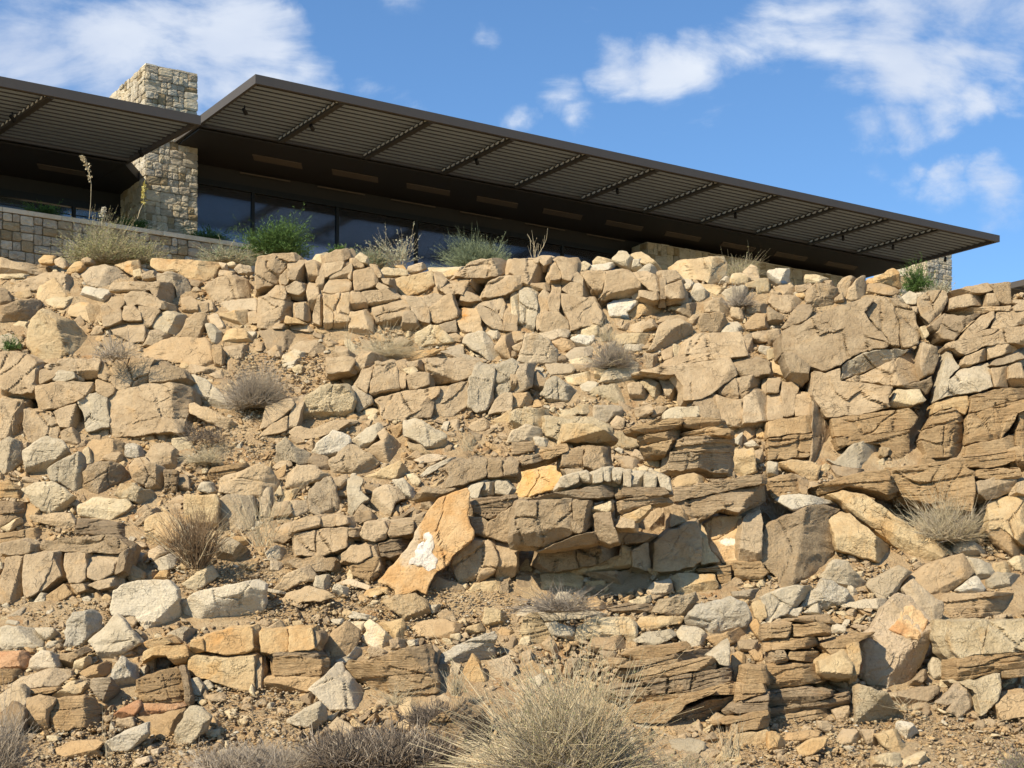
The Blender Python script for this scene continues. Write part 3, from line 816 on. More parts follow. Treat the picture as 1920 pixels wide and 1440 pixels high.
g|1340,400 1370,330 1410,330 1490,410 1400,470 1345,440
Y|1380,325 1540,345 1600,370 1540,410 1430,375
g|1570,400 1610,370 1720,340 1780,360 1830,400 1790,450 1740,520 1680,490 1600,450
B|715,480 760,455 930,440 950,460 860,540 880,600 770,610 740,590||whitish rock with a patch of blue paint at its foot//white rock with blue paint
O|850,570 910,490 1050,430 1120,490 1150,560 1110,580 970,560 910,600|970,560,1060,435,.8|orange-topped wedge rock leaning on the blue-painted rock//orange-topped wedge
t|1160,440 1260,430 1350,450 1330,480 1170,480
y|1165,490 1280,485 1250,530 1200,530
t|590,600 620,570 680,620 650,650 600,630
t|1230,530 1290,480 1420,470 1440,500 1380,590 1290,560
t|1440,470 1570,430 1640,530 1650,590 1620,600 1540,540 1440,540
t|1400,600 1440,550 1590,550 1620,620 1580,690 1410,690||squat tan block above the long tilted ledge, right of centre//squat tan block
t|1330,600 1360,560 1400,570 1395,650 1330,620
t|1640,530 1650,500 1720,520 1740,620 1700,620 1650,590
t|1750,510 1790,450 1920,480 1920,560 1850,540 1760,560
t|1740,640 1830,550 1920,560 1920,660 1850,680 1760,670
t|1800,700 1920,680 1920,760 1830,780 1805,760
t|1740,720 1800,700 1810,840 1770,830
g|1570,690 1620,620 1690,615 1750,680 1640,690
g|1010,850 1040,800 1100,650 1160,600 1260,590 1350,640 1355,720 1240,770 1100,830|1040,830,1250,640,.9|tilted grey slab with a rough orange underside, beside a dead bush//tilted slab with orange underside
t|1080,620 1120,580 1260,560 1330,590 1340,620 1250,590 1150,600
t|980,640 1040,590 1060,595 1100,660 1050,700 990,690
t|890,640 1000,600 980,690 880,690
t|770,680 870,620 900,640 870,690
y|760,720 900,700 1040,710 1010,790 900,770 830,810 770,790
g|840,790 930,770 1000,790 960,830 840,820
t#i|1310,780 1410,700 1710,690 1740,760 1770,860 1640,880 1450,900 1170,950 1200,890 1300,860
y|1210,780 1300,810 1300,860 1210,880
t|1120,840 1210,790 1200,880 1140,900
t|40,910 60,840 100,700 200,710 290,760 350,860 340,925 200,930 100,930|340,920,270,740,.6|large tan block with a slanting top, in the middle of the slope//large slant-topped block
t|0,690 60,685 90,720 80,760 0,790
t|0,800 80,760 60,830 30,850
b|0,830 40,850 40,900 0,900
t|200,700 340,670 440,680 420,730 300,750
t|300,760 370,735 470,760 480,800 380,850
w|440,740 500,710 620,720 600,800 490,800
y|500,680 590,635 640,640 640,700 610,740 520,710
t|640,660 700,620 740,640 700,760 650,740
t|400,870 470,810 620,800 600,860 450,900
b|350,860 400,870 430,920 350,920
y|430,900 600,870 560,920 450,940
t|250,930 440,930 470,970 450,1000 290,1010 270,980
t|440,935 610,920 600,970 480,990
y|615,960 710,945 700,1040 620,1050
y|650,1070 700,980 880,890 950,930 950,1050 850,1075|945,1050,900,900,.3|clean pale wedge-shaped block below the twiggy bush, right of centre//clean pale wedge block
y|390,1030 600,980 620,1030 520,1085 420,1070
g*|210,1160 260,1060 330,1025 430,1090 510,1130 500,1190 400,1230 300,1230||rugged grey rock left of and below the clean pale wedge block//rugged grey rock
g|510,1090 570,1060 650,1075 620,1130 530,1140
t|10,1150 40,930 180,920 150,1100 60,1140
b|150,1110 180,980 270,1070 220,1140 180,1150
t|-10,1000 30,980 45,1020 20,1110 -5,1140
t|0,1150 120,1140 160,1200 150,1250 0,1260|60,1250,110,1150,.8
y*|520,1180 650,1100 770,1080 880,1130 870,1230 780,1230 650,1170||rough crumbly cream rock under the clean pale wedge block//crumbly cream rock
t|870,1080 950,1065 1040,1170 1030,1200 900,1230 880,1150
y*|960,1070 1030,1030 1120,1090 1140,1220 1090,1210 1040,1150
t|1100,1030 1200,1010 1270,1100 1270,1200 1190,1240 1150,1150
t#i|960,980 1160,950 1450,910 1640,890 1690,1010 1560,1100 1500,1150 1390,1190 1290,1200 1290,1100 1220,1000 1100,1000
t*#i|1650,890 1850,880 1930,910 1930,1000 1700,1020
t*#i|1540,1150 1570,1100 1720,1030 1930,1010 1930,1110 1800,1130 1720,1190 1640,1200
t#i|1530,1160 1640,1200 1720,1200 1740,1380 1700,1400 1570,1370
t#i|1740,1180 1830,1130 1920,1130 1920,1350 1740,1370
t*#i|1360,1230 1400,1190 1530,1170 1560,1340 1430,1330 1380,1240
t|620,1240 820,1250 830,1310 760,1320 720,1370 650,1370 610,1320|720,1360,790,1260,.9
t|920,1260 1040,1230 1060,1290 1000,1330 930,1330
t|1040,1310 1080,1250 1170,1250 1130,1300 1060,1330
y|1130,1310 1200,1260 1400,1250 1450,1300 1460,1330 1300,1340 1140,1350
y*|330,1300 500,1240 620,1230 600,1300 500,1300 400,1330
y*#g2|240,1320 400,1330 600,1330 720,1400 700,1500 400,1520 250,1460
y*#g2|0,1290 100,1260 240,1270 230,1360 240,1440 100,1400 0,1440
@1440,500
B|0,30 60,15 160,15 160,120 70,140 10,90||bluish-white stained rock on the crest, right of the straw grass//bluish stained crest rock
y|280,60 370,65 460,90 400,120 280,120
t|20,170 90,140 180,135 205,180 200,215 100,215 50,200|110,215,180,140,.6
t|20,180 100,200 80,240 20,240
t|205,150 320,125 330,150 260,190 210,190
O|205,205 270,200 290,250 240,240
t|280,240 290,180 360,120 440,125 520,160 525,200 500,280 400,315 320,290|300,260,500,200,.5|rounded tan boulder perched on top of the right-hand cliff//rounded perched boulder
t|530,130 560,90 620,70 660,90 620,160 570,240 520,190||round-topped tan rock, left of two standing halves on the crest//left standing half
t|580,250 610,160 670,90 730,70 730,200 720,240 620,255||upright tan rock with a straight right edge, right of two standing halves//right standing half
t|420,110 480,105 500,150 440,125
t|500,240 560,190 570,270 510,290
O|740,100 800,85 930,15 980,40 990,120 1000,160 940,150 830,120 750,125|760,115,970,60,.7|golden-orange wedge rock on the crest, left of the green tuft//golden-orange wedge
t|730,215 745,135 820,125 920,150 990,190 960,210 850,205 760,225||low tan slab directly under the golden-orange wedge//low slab under the golden wedge
t|90,215 200,220 280,260 170,340 100,350 0,260 20,225|170,340,190,230,.9
t|100,460 180,350 230,290 320,285 330,330 290,400 230,430 130,460||tilted tan block leaning against the left end of the cliff//tilted leaning block
t|0,300 100,360 120,370 80,460 0,440
t|0,480 90,470 100,520 60,600 0,610|0,560,90,540,.9
y|0,620 90,615 110,640 60,680 0,700
t*#j|110,480 280,410 400,340 650,260 740,225 800,240 720,340 920,580 870,610 700,640 560,720 440,780 330,750 110,640 100,560
t*#j|800,240 960,230 1060,290 1100,340 1120,440 1140,520 1130,580 1080,600 930,590 730,345
t*#j|110,650 180,640 320,750 310,850 250,910 200,850 150,760
g#j|560,740 700,650 880,620 1060,620 900,740 760,770 600,830 550,850|560,700,900,600,.8
t#j|560,860 770,780 960,680 1080,640 1140,690 1140,860 1020,890 940,890 700,860
t#j|330,960 340,780 440,800 540,760 550,860 700,870 940,900 900,980 920,1050 700,1110 440,1130 400,1060
y#j|920,1010 960,920 1140,920 1190,1000 1080,1050 920,1055
b#j|950,900 1150,860 1228,820 1238,880 1200,950 1180,960 1140,920|930,830,1250,790,.8
t#j|1150,640 1160,560 1270,600 1280,690 1240,800 1160,830 1140,740|1145,800,1190,660,.6
t#j|1070,300 1120,300 1130,340 1100,370
y#j|1140,450 1180,440 1210,510 1180,540
t#k|1120,240 1200,180 1330,180 1350,240 1320,320 1210,430 1160,380 1120,300|1210,420,1330,250,.6
g#k|1000,230 1060,180 1120,200 1110,280 1040,280
t#k|1350,190 1480,150 1650,120 1690,170 1640,190 1500,210 1380,230
t#k|1360,240 1500,200 1640,190 1630,290 1480,300 1360,320
t*#k|1690,180 1650,130 1820,115 1820,200 1830,280 1750,285
t#k|1640,200 1700,200 1740,290 1640,300
t#k|1330,330 1480,310 1700,300 1830,290 1830,330 1700,330 1610,350 1480,370 1360,370
b#k|1220,440 1320,350 1420,370 1600,350 1480,450 1400,550 1300,540
t#k|1500,460 1610,360 1700,330 1700,380 1640,460 1500,530 1420,560
t#k|1670,460 1720,340 1940,330 1940,420 1850,450 1720,470
t#k|1340,580 1400,560 1640,470 1940,450 1940,590 1850,570 1640,590 1480,660 1370,610
g#k|1288,880 1328,700 1362,590 1400,700 1440,750 1360,830 1350,930 1278,1000
t#k|1640,600 1780,570 1870,610 1860,630 1660,690
t#k|1440,750 1480,670 1640,610 1660,690 1470,760
g#k|1350,850 1450,770 1650,720 1690,900 1560,940 1360,970 1270,1000 1330,930
b#k|1660,740 1700,700 1880,640 1940,680 1850,710 1720,740
t#k|1670,760 1800,740 1800,910 1700,900
t#k|1810,740 1900,720 1940,900 1810,910
t#k|1840,300 1870,280 1940,290 1940,330 1850,330
t#k|1830,250 1940,250 1940,285 1850,290
o=#l|1240,1100 1250,1020 1380,980 1500,970 1510,1030 1480,1110 1380,1050
s=#l|1520,1030 1520,970 1700,920 1940,910 1940,980 1700,1040 1500,1110
s=#l|1182,1210 1232,1120 1300,1080 1400,1060 1480,1130 1470,1160 1300,1180
s=#l|1176,1220 1300,1190 1470,1170 1470,1300 1450,1420 1210,1440 1140,1290
s=#l|1490,1180 1500,1110 1700,1050 1940,990 1940,1080 1870,1090 1850,1160 1750,1290 1640,1310 1490,1330|1490,1300,1860,1160,.6
s=#l|1490,1350 1640,1310 1750,1290 1850,1250 1850,1370 1700,1400 1480,1430
s=#l|1860,1340 1880,1090 1940,1080 1940,1360
s=#m|470,1140 700,1110 1060,1060 1128,1130 1108,1180 1080,1210 700,1280 500,1270
s=#m|500,1280 700,1290 1070,1220 1060,1330 1050,1440 1060,1480 930,1440 850,1330 620,1320 530,1370
s#m|0,1160 330,1110 330,1240 0,1280
s=#m|0,1290 330,1250 330,1380 300,1430 0,1450
b#m|330,1000 400,1060 470,1200 500,1340 480,1440 430,1470 310,1470 330,1300|330,1400,345,1050,1.4
t#i|0,840 90,840 80,940 0,940
t#i|0,950 90,950 110,1130 0,1150
t#i|100,860 230,880 200,1000 190,1110 120,1120 110,1000
t#i|200,960 320,960 330,1110 210,1120
y|20,710 120,720 180,800 170,850 60,820 0,820
s=#l|1120,1500 1200,1370 1200,1420 1260,1460 1220,1520
@0,780
g|0,190 70,155 150,190 165,350 100,400 40,430 0,450|40,400,80,200,.7|grey boulder cut by the left edge, below the fractured block//grey boulder at left edge
g|170,260 300,170 370,155 460,180 525,270 430,320 360,380 350,450 280,460 200,430 180,350|190,380,440,320,.8|rounded light grey boulder with an undercut, far left//rounded light grey boulder
g|355,400 440,340 590,265 620,300 620,540 590,590 540,560 460,500 380,480|560,560,580,280,.7|grey angular rock leaning right of the rounded light grey boulder//leaning angular grey rock
t|455,120 540,85 590,130 610,200 520,220 460,200
t|650,230 690,180 850,175 930,200 940,330 860,310 760,330 700,350|855,310,850,180,.8|squarish tan rock tucked under the large fractured block, left//squarish rock under fractured block
y|620,260 660,230 700,350 640,365
t|750,330 800,280 900,270 920,320 900,360 820,340
w*|940,220 1000,205 1060,230 1080,300 1000,320 940,300
t*|620,420 660,370 820,340 920,380 1000,460 1000,490 900,500 740,600 640,635 620,520|700,620,760,480,.7|pitted rounded tan boulder in the middle of the left pile//pitted rounded boulder
t|1080,320 1150,220 1260,200 1330,260 1330,400 1200,390 1100,350|1280,390,1290,230,.8|tan block against the foot of the fractured block's right corner//block at fractured block's foot
t|970,370 1010,320 1090,310 1130,350 1180,370 1230,390 1220,620 1150,560 1000,480|1160,560,1170,370,1|upright tan slab with layered dark edge, left pile//upright slab with layered edge
b=|1230,400 1330,410 1320,560 1240,600
b|1320,440 1400,440 1430,560 1330,570
y*|855,590 900,510 1010,500 1060,540 1150,570 1200,640 1190,690 1100,690 1000,640 900,620||cream rock with bubbly pitted left side, left pile//bubbly pitted cream rock
y|160,550 250,505 390,490 470,540 560,600 510,670 480,710 400,740 320,720 250,660 200,590|210,540,400,730,.35|shield-shaped cream rock tipped toward the viewer, far left//shield-shaped cream rock
y|580,680 700,610 960,625 990,670 920,730 830,785 700,770 590,750|590,690,920,720,.5|flat-topped cream rock over a dark gap, left pile//flat-topped cream rock
g|220,750 340,740 530,730 570,780 570,830 480,860 420,830 260,790|240,770,570,800,.6
O=|0,500 60,480 190,560 200,620 0,620
b=|0,640 180,650 180,740 60,800 0,840
y|5,840 150,760 155,800 60,870
b=|560,880 580,780 640,770 990,810 1080,860 1085,920 900,910 800,890 620,895||dark layered log-like slab above the fractured low ledge, left//dark log-like slab
s=|0,880 200,850 360,840 370,930 200,930 0,950
t#n|0,960 160,930 230,960 230,1010 190,1030 60,1040 0,1030
t#n|50,1060 190,1050 160,1170 170,1300 150,1390 60,1410 0,1400 10,1200
t#n|190,1040 400,1020 390,1100 330,1240 280,1320 190,1370 170,1180
t#n|400,1020 460,1040 460,1200 380,1250 300,1320 380,1110
t#n|490,1030 640,1030 640,1220 590,1250 520,1250 490,1160
t#n|650,1040 900,1040 900,1150 820,1190 740,1230 660,1210
t*#n|300,960 450,920 860,900 960,980 900,1030 640,1020 400,1010 310,1000
b#n|900,1040 970,990 920,1160 860,1190
s#n|310,1380 480,1260 540,1330 420,1400 360,1410
t#n|660,1270 750,1230 860,1200 870,1270 740,1300
t#n|530,1270 620,1260 640,1300 580,1320
O|1090,780 1170,730 1260,720 1340,760 1380,880 1280,950 1150,1000 1090,1010 1090,900|1090,940,1300,940,.3|orange-stained block left of the dark spiky plant//orange-stained block
Y|1380,590 1620,590 1640,640 1630,880 1560,890 1500,840 1380,760||squared tan block standing behind the dark spiky plant//squared block behind spiky plant
t|1010,810 1100,710 1180,690 1220,730 1090,790 1030,830
g|1640,570 1650,470 1760,430 1930,360 2010,380 2090,490 2080,560 1940,600 1800,600|1940,600,2010,390,.6|pale smooth grey boulder above the straw stalks, left of centre//pale smooth grey boulder
g|1640,640 1700,590 1900,600 1920,720 1890,840 1700,860 1650,780
s=|1560,450 1590,390 1850,350 1870,380 1720,440 1640,490 1570,480
y|1515,400 1560,390 1560,420 1520,430
g|1480,550 1510,500 1600,500 1620,570 1560,580
g|1620,1000 1700,910 1840,980 1860,1100 1700,1110 1630,1080
O|1720,930 1770,900 1850,910 1860,970 1780,970
w|1120,1010 1200,970 1250,1020 1190,1050 1170,1100 1110,1060
w|1160,1090 1280,1030 1330,1050 1320,1130 1200,1170
O|1150,1220 1200,1160 1260,1160 1270,1230 1180,1230
g|930,1160 970,1110 1080,1170 1080,1230 1000,1250 940,1200
w|860,1210 930,1180 930,1270 870,1280
y|1360,1260 1480,1170 1590,1120 1640,1200 1560,1250 1470,1310 1400,1290
@480,780
g|150,290 160,210 220,155 290,230 410,280 400,350 330,370 260,330 120,390|320,360,240,170,.6|pointed light grey rock standing on the dirt, left of centre//pointed light grey rock
t|115,390 180,340 260,330 270,370 200,400
t|215,540 240,430 310,370 440,370 520,430 560,440 400,500 350,560 290,545|350,555,440,470,.6|tan wedge rock with a smooth shaded underside, left of centre//shaded-underside wedge
b|390,350 430,280 540,310 550,420 500,400
w|415,270 460,200 580,105 700,150 710,200 600,290 540,320||white-and-orange mottled rock above two grey blocks, left of centre//mottled white-orange rock
g*|545,330 620,270 720,215 800,260 940,350 830,440 710,440 560,430|550,340,760,400,.5|grey speckled block tilted like a roof, centre left//tilted speckled block
g|705,190 830,90 920,50 955,90 900,160 820,240 780,240
t|820,260 940,180 910,130 960,90 1000,140 1090,210 1100,310 980,360 880,290
g|1110,30 1200,20 1330,90 1430,140 1430,230 1410,270 1330,290 1230,200 1110,150||smooth flat-faced grey rock facing the viewer, centre of the slope//flat-faced grey rock
y*|1130,190 1230,215 1340,300 1280,305 1170,280
t*|395,580 450,500 560,450 600,530 620,620 630,700 560,740 480,745 410,720|560,740,560,470,.3|chunky rounded grey-tan rock sitting on the middle shelf//chunky shelf rock
t|570,470 680,435 700,480 650,540 600,560 585,500
g|690,470 720,450 800,470 780,560 850,620 800,650 760,700 720,790 690,780 685,560||tall narrow pale slab left of the egg-shaped rock//tall narrow pale slab
Y|810,460 960,390 1080,335 1140,410 1100,460 1010,480 900,500 820,500
b|810,520 930,510 880,590 830,580
g|860,640 890,550 970,515 1060,530 1130,620 1050,640 1010,750 900,760|1040,740,1000,530,.35|egg-shaped smooth pale rock with a shaded right side//egg-shaped pale rock
g|1020,480 1100,465 1180,540 1200,620 1150,690 1110,590 1050,520
y|1130,440 1180,430 1240,490 1200,560 1180,520
t|700,790 800,660 860,700 900,770 800,800
b|1050,770 1180,680 1190,700 1080,770
g|1230,450 1290,390 1450,320 1580,300 1440,350 1240,465
t|1120,320 1200,260 1280,290 1150,330
w|1180,330 1290,290 1450,300 1330,340 1240,350
t*#p|1400,390 1480,340 1640,310 1740,320 1720,450 1580,500 1500,520 1420,540 1450,440
t*#p|1745,320 1850,330 1850,450 1740,460
t*#p|1855,330 1920,320 1970,330 1960,450 1860,450
g#p|1580,560 1620,520 1710,495 1660,610 1620,610
g#p|1680,600 1720,500 1790,490 1790,590
g#p|1795,580 1800,490 1880,490 1920,540 1890,590
t|1240,700 1240,630 1310,600 1330,680 1280,710
t*#p|1220,610 1280,530 1400,560 1500,540 1350,610 1300,600
W|915,1240 1080,1060 1170,940 1220,830 1310,690 1370,620 1585,540 1600,590 1590,770 1635,870 1630,920 1480,1040 1430,1120 1360,1160 1300,1260 1275,1340 1210,1300 1050,1350 1040,1300 960,1260|1275,1340,1600,920,.8|big orange leaning slab with a bright white scar on its face//orange slab with white scar
t=#q|680,860 700,840 780,850 780,900 700,900
t#q|780,880 820,810 960,790 990,850 970,920 890,940 800,910
t=#q|990,880 1020,790 1180,780 1180,880 1010,910
t=#q|1190,760 1300,720 1290,750 1230,830 1180,850
b=#q|920,960 1130,910 1160,930 1090,1030 1000,1060 940,1050
t#q|640,1040 720,970 850,970 860,1050 760,1100 650,1080
t#q|860,990 910,960 930,1040 930,1160 870,1170
t#q|260,870 280,790 480,750 480,830
t#q|490,830 490,760 600,745 600,820
t#q|605,820 605,750 690,760 700,800
t#q|285,880 500,850 690,840 680,980 600,1010 520,1040 300,1040
t|110,780 140,650 250,640 270,760 200,770
t|200,640 390,630 400,710 290,770 260,760 250,680|270,760,280,640,.3
t|30,620 80,540 120,540 130,640 90,760 40,750|70,750,110,545,.7
y|140,600 180,520 200,590
b|0,620 35,630 10,710 0,700
g|70,1020 150,970 240,1010 245,1070 90,1080
b|100,960 270,880 280,900 180,970
t*#q|240,1090 480,1050 600,1080 570,1160 440,1160 280,1130
s=#q|700,1130 870,1060 930,1060 920,1190 850,1260 720,1180
b=#r|1600,640 1640,630 1920,600 1920,660 1780,770 1700,750 1640,720
t=#r|1600,760 1700,760 1740,800 1720,910 1640,880
t#r|1725,900 1740,800 1920,680 1960,700 1960,960 1830,930
t#r|1460,1060 1640,930 1760,940 1820,1080 1780,1180 1700,1230 1520,1250
t#r|1770,940 1920,970 1960,1000 1940,1200 1800,1230 1820,1070
@480,1080
Y#r|1540,280 1580,120 1640,60 1830,40 1820,200 1770,280 1700,280
b#r|1290,150 1330,0 1540,70 1570,120 1530,270 1400,210
b#r|1840,60 1890,50 1900,260 1800,250
@960,780
W2|20,620 80,380 250,370 390,395 410,450 330,540 200,580 60,620||flat bright orange slab lying on the thin-bedded ledge, centre right//flat orange slab
g|-40,200 0,110 100,60 210,90 230,160 180,200 90,190|90,190,140,90,.4|low grey angular boulder above the flat orange slab//low grey angular boulder
t=|0,200 160,190 170,260 0,290
Y#s|370,190 400,60 600,60 700,110 750,160 720,190 600,200 450,190
t=#s|70,310 200,290 230,330 80,370
s=#s|240,250 410,210 420,260 280,320 240,320
t=#s|370,370 380,280 500,240 540,250 540,400 450,390
t*#s|540,370 550,230 720,240 740,380 640,400
t#s|390,400 530,400 530,430 420,450
y*|715,200 760,140 890,120 970,130 1015,215 880,245 780,240||rough cream boulder with a flat underside, left of the dark-sided strata block//rough flat-bottomed cream boulder
s=#t|890,90 1080,30 1280,20 1270,60 1140,110 1000,130|900,110,1280,50,.8
s=#t|1290,40 1330,10 1560,20 1590,80 1400,100 1290,80|1290,60,1590,40,.9
s=#t|990,150 1270,100 1240,170 1020,210
s=#t|1010,230 1200,180 1180,220 1150,290 1040,290
s=#t|1280,130 1490,85 1640,100 1640,140 1290,150
t=#t|1200,260 1290,160 1640,150 1640,270 1400,260|1400,270,1450,140,.8
t=#t|1165,400 1190,270 1420,280 1640,280 1630,420 1500,420 1400,380 1260,410|1390,420,1430,250,.8
Y|990,360 1100,255 1150,320 1160,380 1080,385||small orange-cream triangular rock standing upright under the rough cream boulder//small upright triangle
t|880,310 930,250 1005,290 1000,340 960,350
t|760,300 870,300 960,330 940,390 830,390
y|940,390 1010,365 1060,380 1010,410 950,415
y|1065,400 1100,385 1160,400 1220,430 1180,440 1110,450
Y|1660,250 1810,240 1840,420 1680,465||upright orange-tan block right of the dark-sided strata block//upright orange-tan block
t|1820,260 1880,250 1890,340 1840,360
g|1660,190 1730,120 1720,230
g|1740,210 1800,180 1860,230 1780,240
y|1210,480 1250,440 1410,420 1460,490 1220,535|1220,500,1460,485,.3
b|1430,430 1640,440 1600,490 1470,480
g#u|350,530 390,460 500,430 500,490 420,530
g#u|510,430 560,420 600,450 600,500 520,490
g#u|610,430 680,400 680,490 610,500
g#u|685,400 750,390 740,490 690,480
g#u|755,400 830,410 810,510 760,480
g#u|840,420 890,420 890,530 840,520
g#u|895,430 990,420 990,530 900,530
g#u|1000,430 1090,440 1080,530 1000,530
g#u|1095,430 1180,470 1195,560 1120,530
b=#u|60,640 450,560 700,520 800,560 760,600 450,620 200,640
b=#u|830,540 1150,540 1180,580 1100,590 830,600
t*#u|5,920 40,650 200,640 450,620 450,880 250,980 100,970 20,960|0,880,450,840,.9
t*#u|455,860 460,630 600,640 610,820 500,880
y#u|600,690 740,640 740,700 660,740 600,730
b#u|610,740 740,720 760,830 800,940 740,960 640,930|610,760,790,860,.6
b#u|240,1000 480,900 620,870 640,950 500,970 300,1000|240,930,640,850,1
t=#u|800,640 980,590 1120,600 1170,640 1040,660 900,700 840,750 810,730|810,700,1040,640,.8
Y#u|830,750 1040,665 1040,690 930,790 860,780
t|925,830 970,760 1090,690 1180,690 1195,790 1160,830 1080,870 990,875|1000,870,1120,740,.8|blocky tan rock jammed under the central overhang//rock jammed under overhang
t#u|780,830 830,760 920,790 920,840
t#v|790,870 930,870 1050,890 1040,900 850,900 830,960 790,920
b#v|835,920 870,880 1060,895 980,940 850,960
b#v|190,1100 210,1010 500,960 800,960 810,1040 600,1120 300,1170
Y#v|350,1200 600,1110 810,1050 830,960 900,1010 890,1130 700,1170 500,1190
t#v|900,1130 900,1010 1020,950 1040,1130 1030,1160|900,1130,905,1000,.6
t=#w|1220,540 1870,440 1880,500 1600,560 1220,640
t=#w|1225,650 1500,600 1870,520 1880,620 1700,720 1580,690 1400,780 1350,790 1280,700
t#w|1190,650 1270,680 1340,790 1190,830
t#w|1060,1160 1070,950 1180,860 1380,790 1420,900 1420,1080 1360,1130 1150,1165
Y#w|1390,790 1440,840 1490,1020 1560,1090 1420,1110
O2|1440,810 1500,760 1720,750 1700,950 1680,1110 1580,1100 1490,1000||pale orange shield-shaped slab standing in the ledge, right of centre//pale orange standing slab
t#w|1740,760 1860,700 1880,800 1870,1080 1740,1090 1700,1090
s=#w|1390,1150 1640,1120 1640,1160 1400,1170
y|1280,1150 1370,1120 1380,1170 1290,1180
s=#w|1660,1100 1860,1090 1920,1170 1860,1230 1680,1240
s=#w|1540,1170 1640,1170 1640,1250 1560,1250
t|1010,1310 1060,1250 1190,1220 1200,1290 1080,1390 1030,1320
Y|1200,1210 1240,1180 1520,1190 1550,1270 1520,1310 1400,1340 1230,1330||orange-cream slab lying above the pale white-grey boulder, right of centre//orange-cream lying slab
y|870,1390 1040,1340 1050,1390 960,1430
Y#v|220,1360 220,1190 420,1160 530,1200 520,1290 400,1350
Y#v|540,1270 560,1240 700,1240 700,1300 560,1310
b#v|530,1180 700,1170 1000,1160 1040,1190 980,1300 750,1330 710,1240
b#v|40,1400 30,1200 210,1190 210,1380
t#v|0,1180 40,1180 30,1400 0,1440
@1440,780
g|440,320 510,340 630,210 780,180 830,220 830,300 820,400 740,410 500,360||smooth grey boulder resting against the right-hand banded cliff//grey boulder by banded cliff
b|480,370 720,400 700,430 520,470
y*|830,310 850,230 915,240 900,290 840,320
y|80,350 170,330 290,340 400,375 370,490 290,480 200,420 90,380|110,380,380,440,.5|pinkish-cream slab tilted down to the right below the dark cleft//pinkish-cream tilted slab
g|0,340 70,350 75,450 0,470
s=#x|0,490 180,440 240,460 240,580 100,600 40,620
b#x|240,460 300,490 290,590 240,570
s=#x|910,470 950,390 1150,370 1430,350 1550,420 1550,600 1530,710 1300,700 1000,600
s=#x|380,520 560,460 720,420 900,400 910,470 980,560 900,590 700,530 600,520 400,580
Y|440,590 560,560 720,590 860,680 1100,850 1380,1020 1200,1115 1050,1050 900,930 620,720 540,640|560,640,1180,1090,1.2|long ochre slab sliding diagonally down to the right, right side//long diagonal slab
Y|450,770 540,720 610,730 850,930 1080,1120 930,1130 700,1060 520,1000 500,880||second shorter diagonal slab under the long diagonal slab//shorter diagonal slab
Q*|0,810 100,760 330,670 440,670 540,700 450,760 520,920 500,1030 440,1120 330,1210 210,1250 200,1290 100,1310 60,1200 -60,1080 -80,950|220,1240,430,660,.3|large speckled grey-ochre boulder with a pale streak, right of centre//large speckled boulder
w|50,630 150,560 330,600 500,650 400,660 200,710
g|390,1210 490,1080 600,1090 640,1160 740,1250 720,1300 600,1300 500,1270|590,1300,620,1120,.5|grey-brown rounded rock under the shorter diagonal slab//rounded rock under diagonal slab
g|740,1270 760,1230 980,1120 1080,1170 1010,1240 950,1330 870,1375 820,1360|880,1370,1040,1180,.9|flat-faced grey rock with a dark right side, lower right//flat grey rock with dark side
t|1010,1280 1040,1220 1200,1110 1460,1030 1550,1170 1400,1290 1260,1370 1170,1320|1200,1340,1530,1160,.7|big tan block tipped up to the right, above the red-stained boulder//big tipped-up block
g|1480,1050 1560,1070 1700,1130 1720,1180 1700,1220 1600,1240 1530,1170
w|1400,1310 1560,1200 1630,1290 1600,1330 1450,1330
t|1380,1020 1400,960 1500,900 1640,1020 1560,1060 1500,1050
t|1480,740 1550,740 1650,790 1640,860 1590,930 1530,850|1560,900,1570,740,.5
Y|1310,880 1480,740 1530,900 1440,960 1350,980
b|1640,860 1720,830 1900,950 1940,1040 1840,1060 1700,960
t#x|1560,500 1640,480 1860,420 1870,540 1740,600 1640,630 1570,560|1560,570,1880,470,.7
t#x|1880,500 1940,480 1940,590 1870,570
s=#x|1560,410 1880,390 1900,450 1850,480 1560,460
s=#x|1200,370 1490,300 1850,260 1860,330 1700,380 1500,380 1300,360
s=#x|1860,260 1940,240 1940,370 1880,380
Y#x|1650,640 1860,600 1940,620 1940,980 1740,830 1660,850
y|1810,1090 1870,1050 1940,1060 1940,1160 1860,1150
Y|1690,1110 1780,1090 1850,1170 1700,1180
g|1650,1230 1720,1170 1940,1190 1940,1310 1780,1300 1640,1290||flat purplish-grey slab at the right edge, lower right//flat slab at right edge
@1440,1080
s=|1310,160 1360,130 1770,125 1940,150 1940,280 1600,310 1420,330 1330,330 1300,200||thick layered log-like block at the right edge//layered log-like block
w*|245,230 290,130 340,110 410,15 500,50 600,110 650,190 550,220 400,250 320,240|260,190,640,190,.7|pale jagged white rock with a shaded underside, lower right//jagged white rock
g|-60,160 0,130 200,70 320,75 350,110 240,200 200,260 30,330 0,380 -30,260||grey plate with a curled right edge, left of the jagged white rock//grey curled plate
Y|-120,210 -20,150 0,150 0,120 0,300 -60,340 -100,300
g|530,220 700,180 900,170 880,240 700,250
P|690,750 690,660 620,560 640,500 790,390 870,230 980,130 1060,150 1210,320 1235,400 1210,500 1170,620 1100,740 1020,850 870,830 760,820|870,830,1110,500,1;1100,500,1220,330,.5|big purplish boulder with a glowing orange face, lower right//big red-stained boulder
t|1010,90 1090,20 1160,90 1250,170 1310,190 1310,280 1270,480 1230,500 1240,390 1210,320 1060,150|1250,480,1240,180,.5|tan slab standing behind the red-stained boulder//slab behind red-stained boulder
y*#y|1330,340 1560,340 1780,340 1940,330 1940,560 1600,580 1440,620 1380,560 1330,470
s=#y|1420,640 1560,590 1940,580 1940,680 1600,740 1500,780 1420,780|1420,720,1940,620,.8
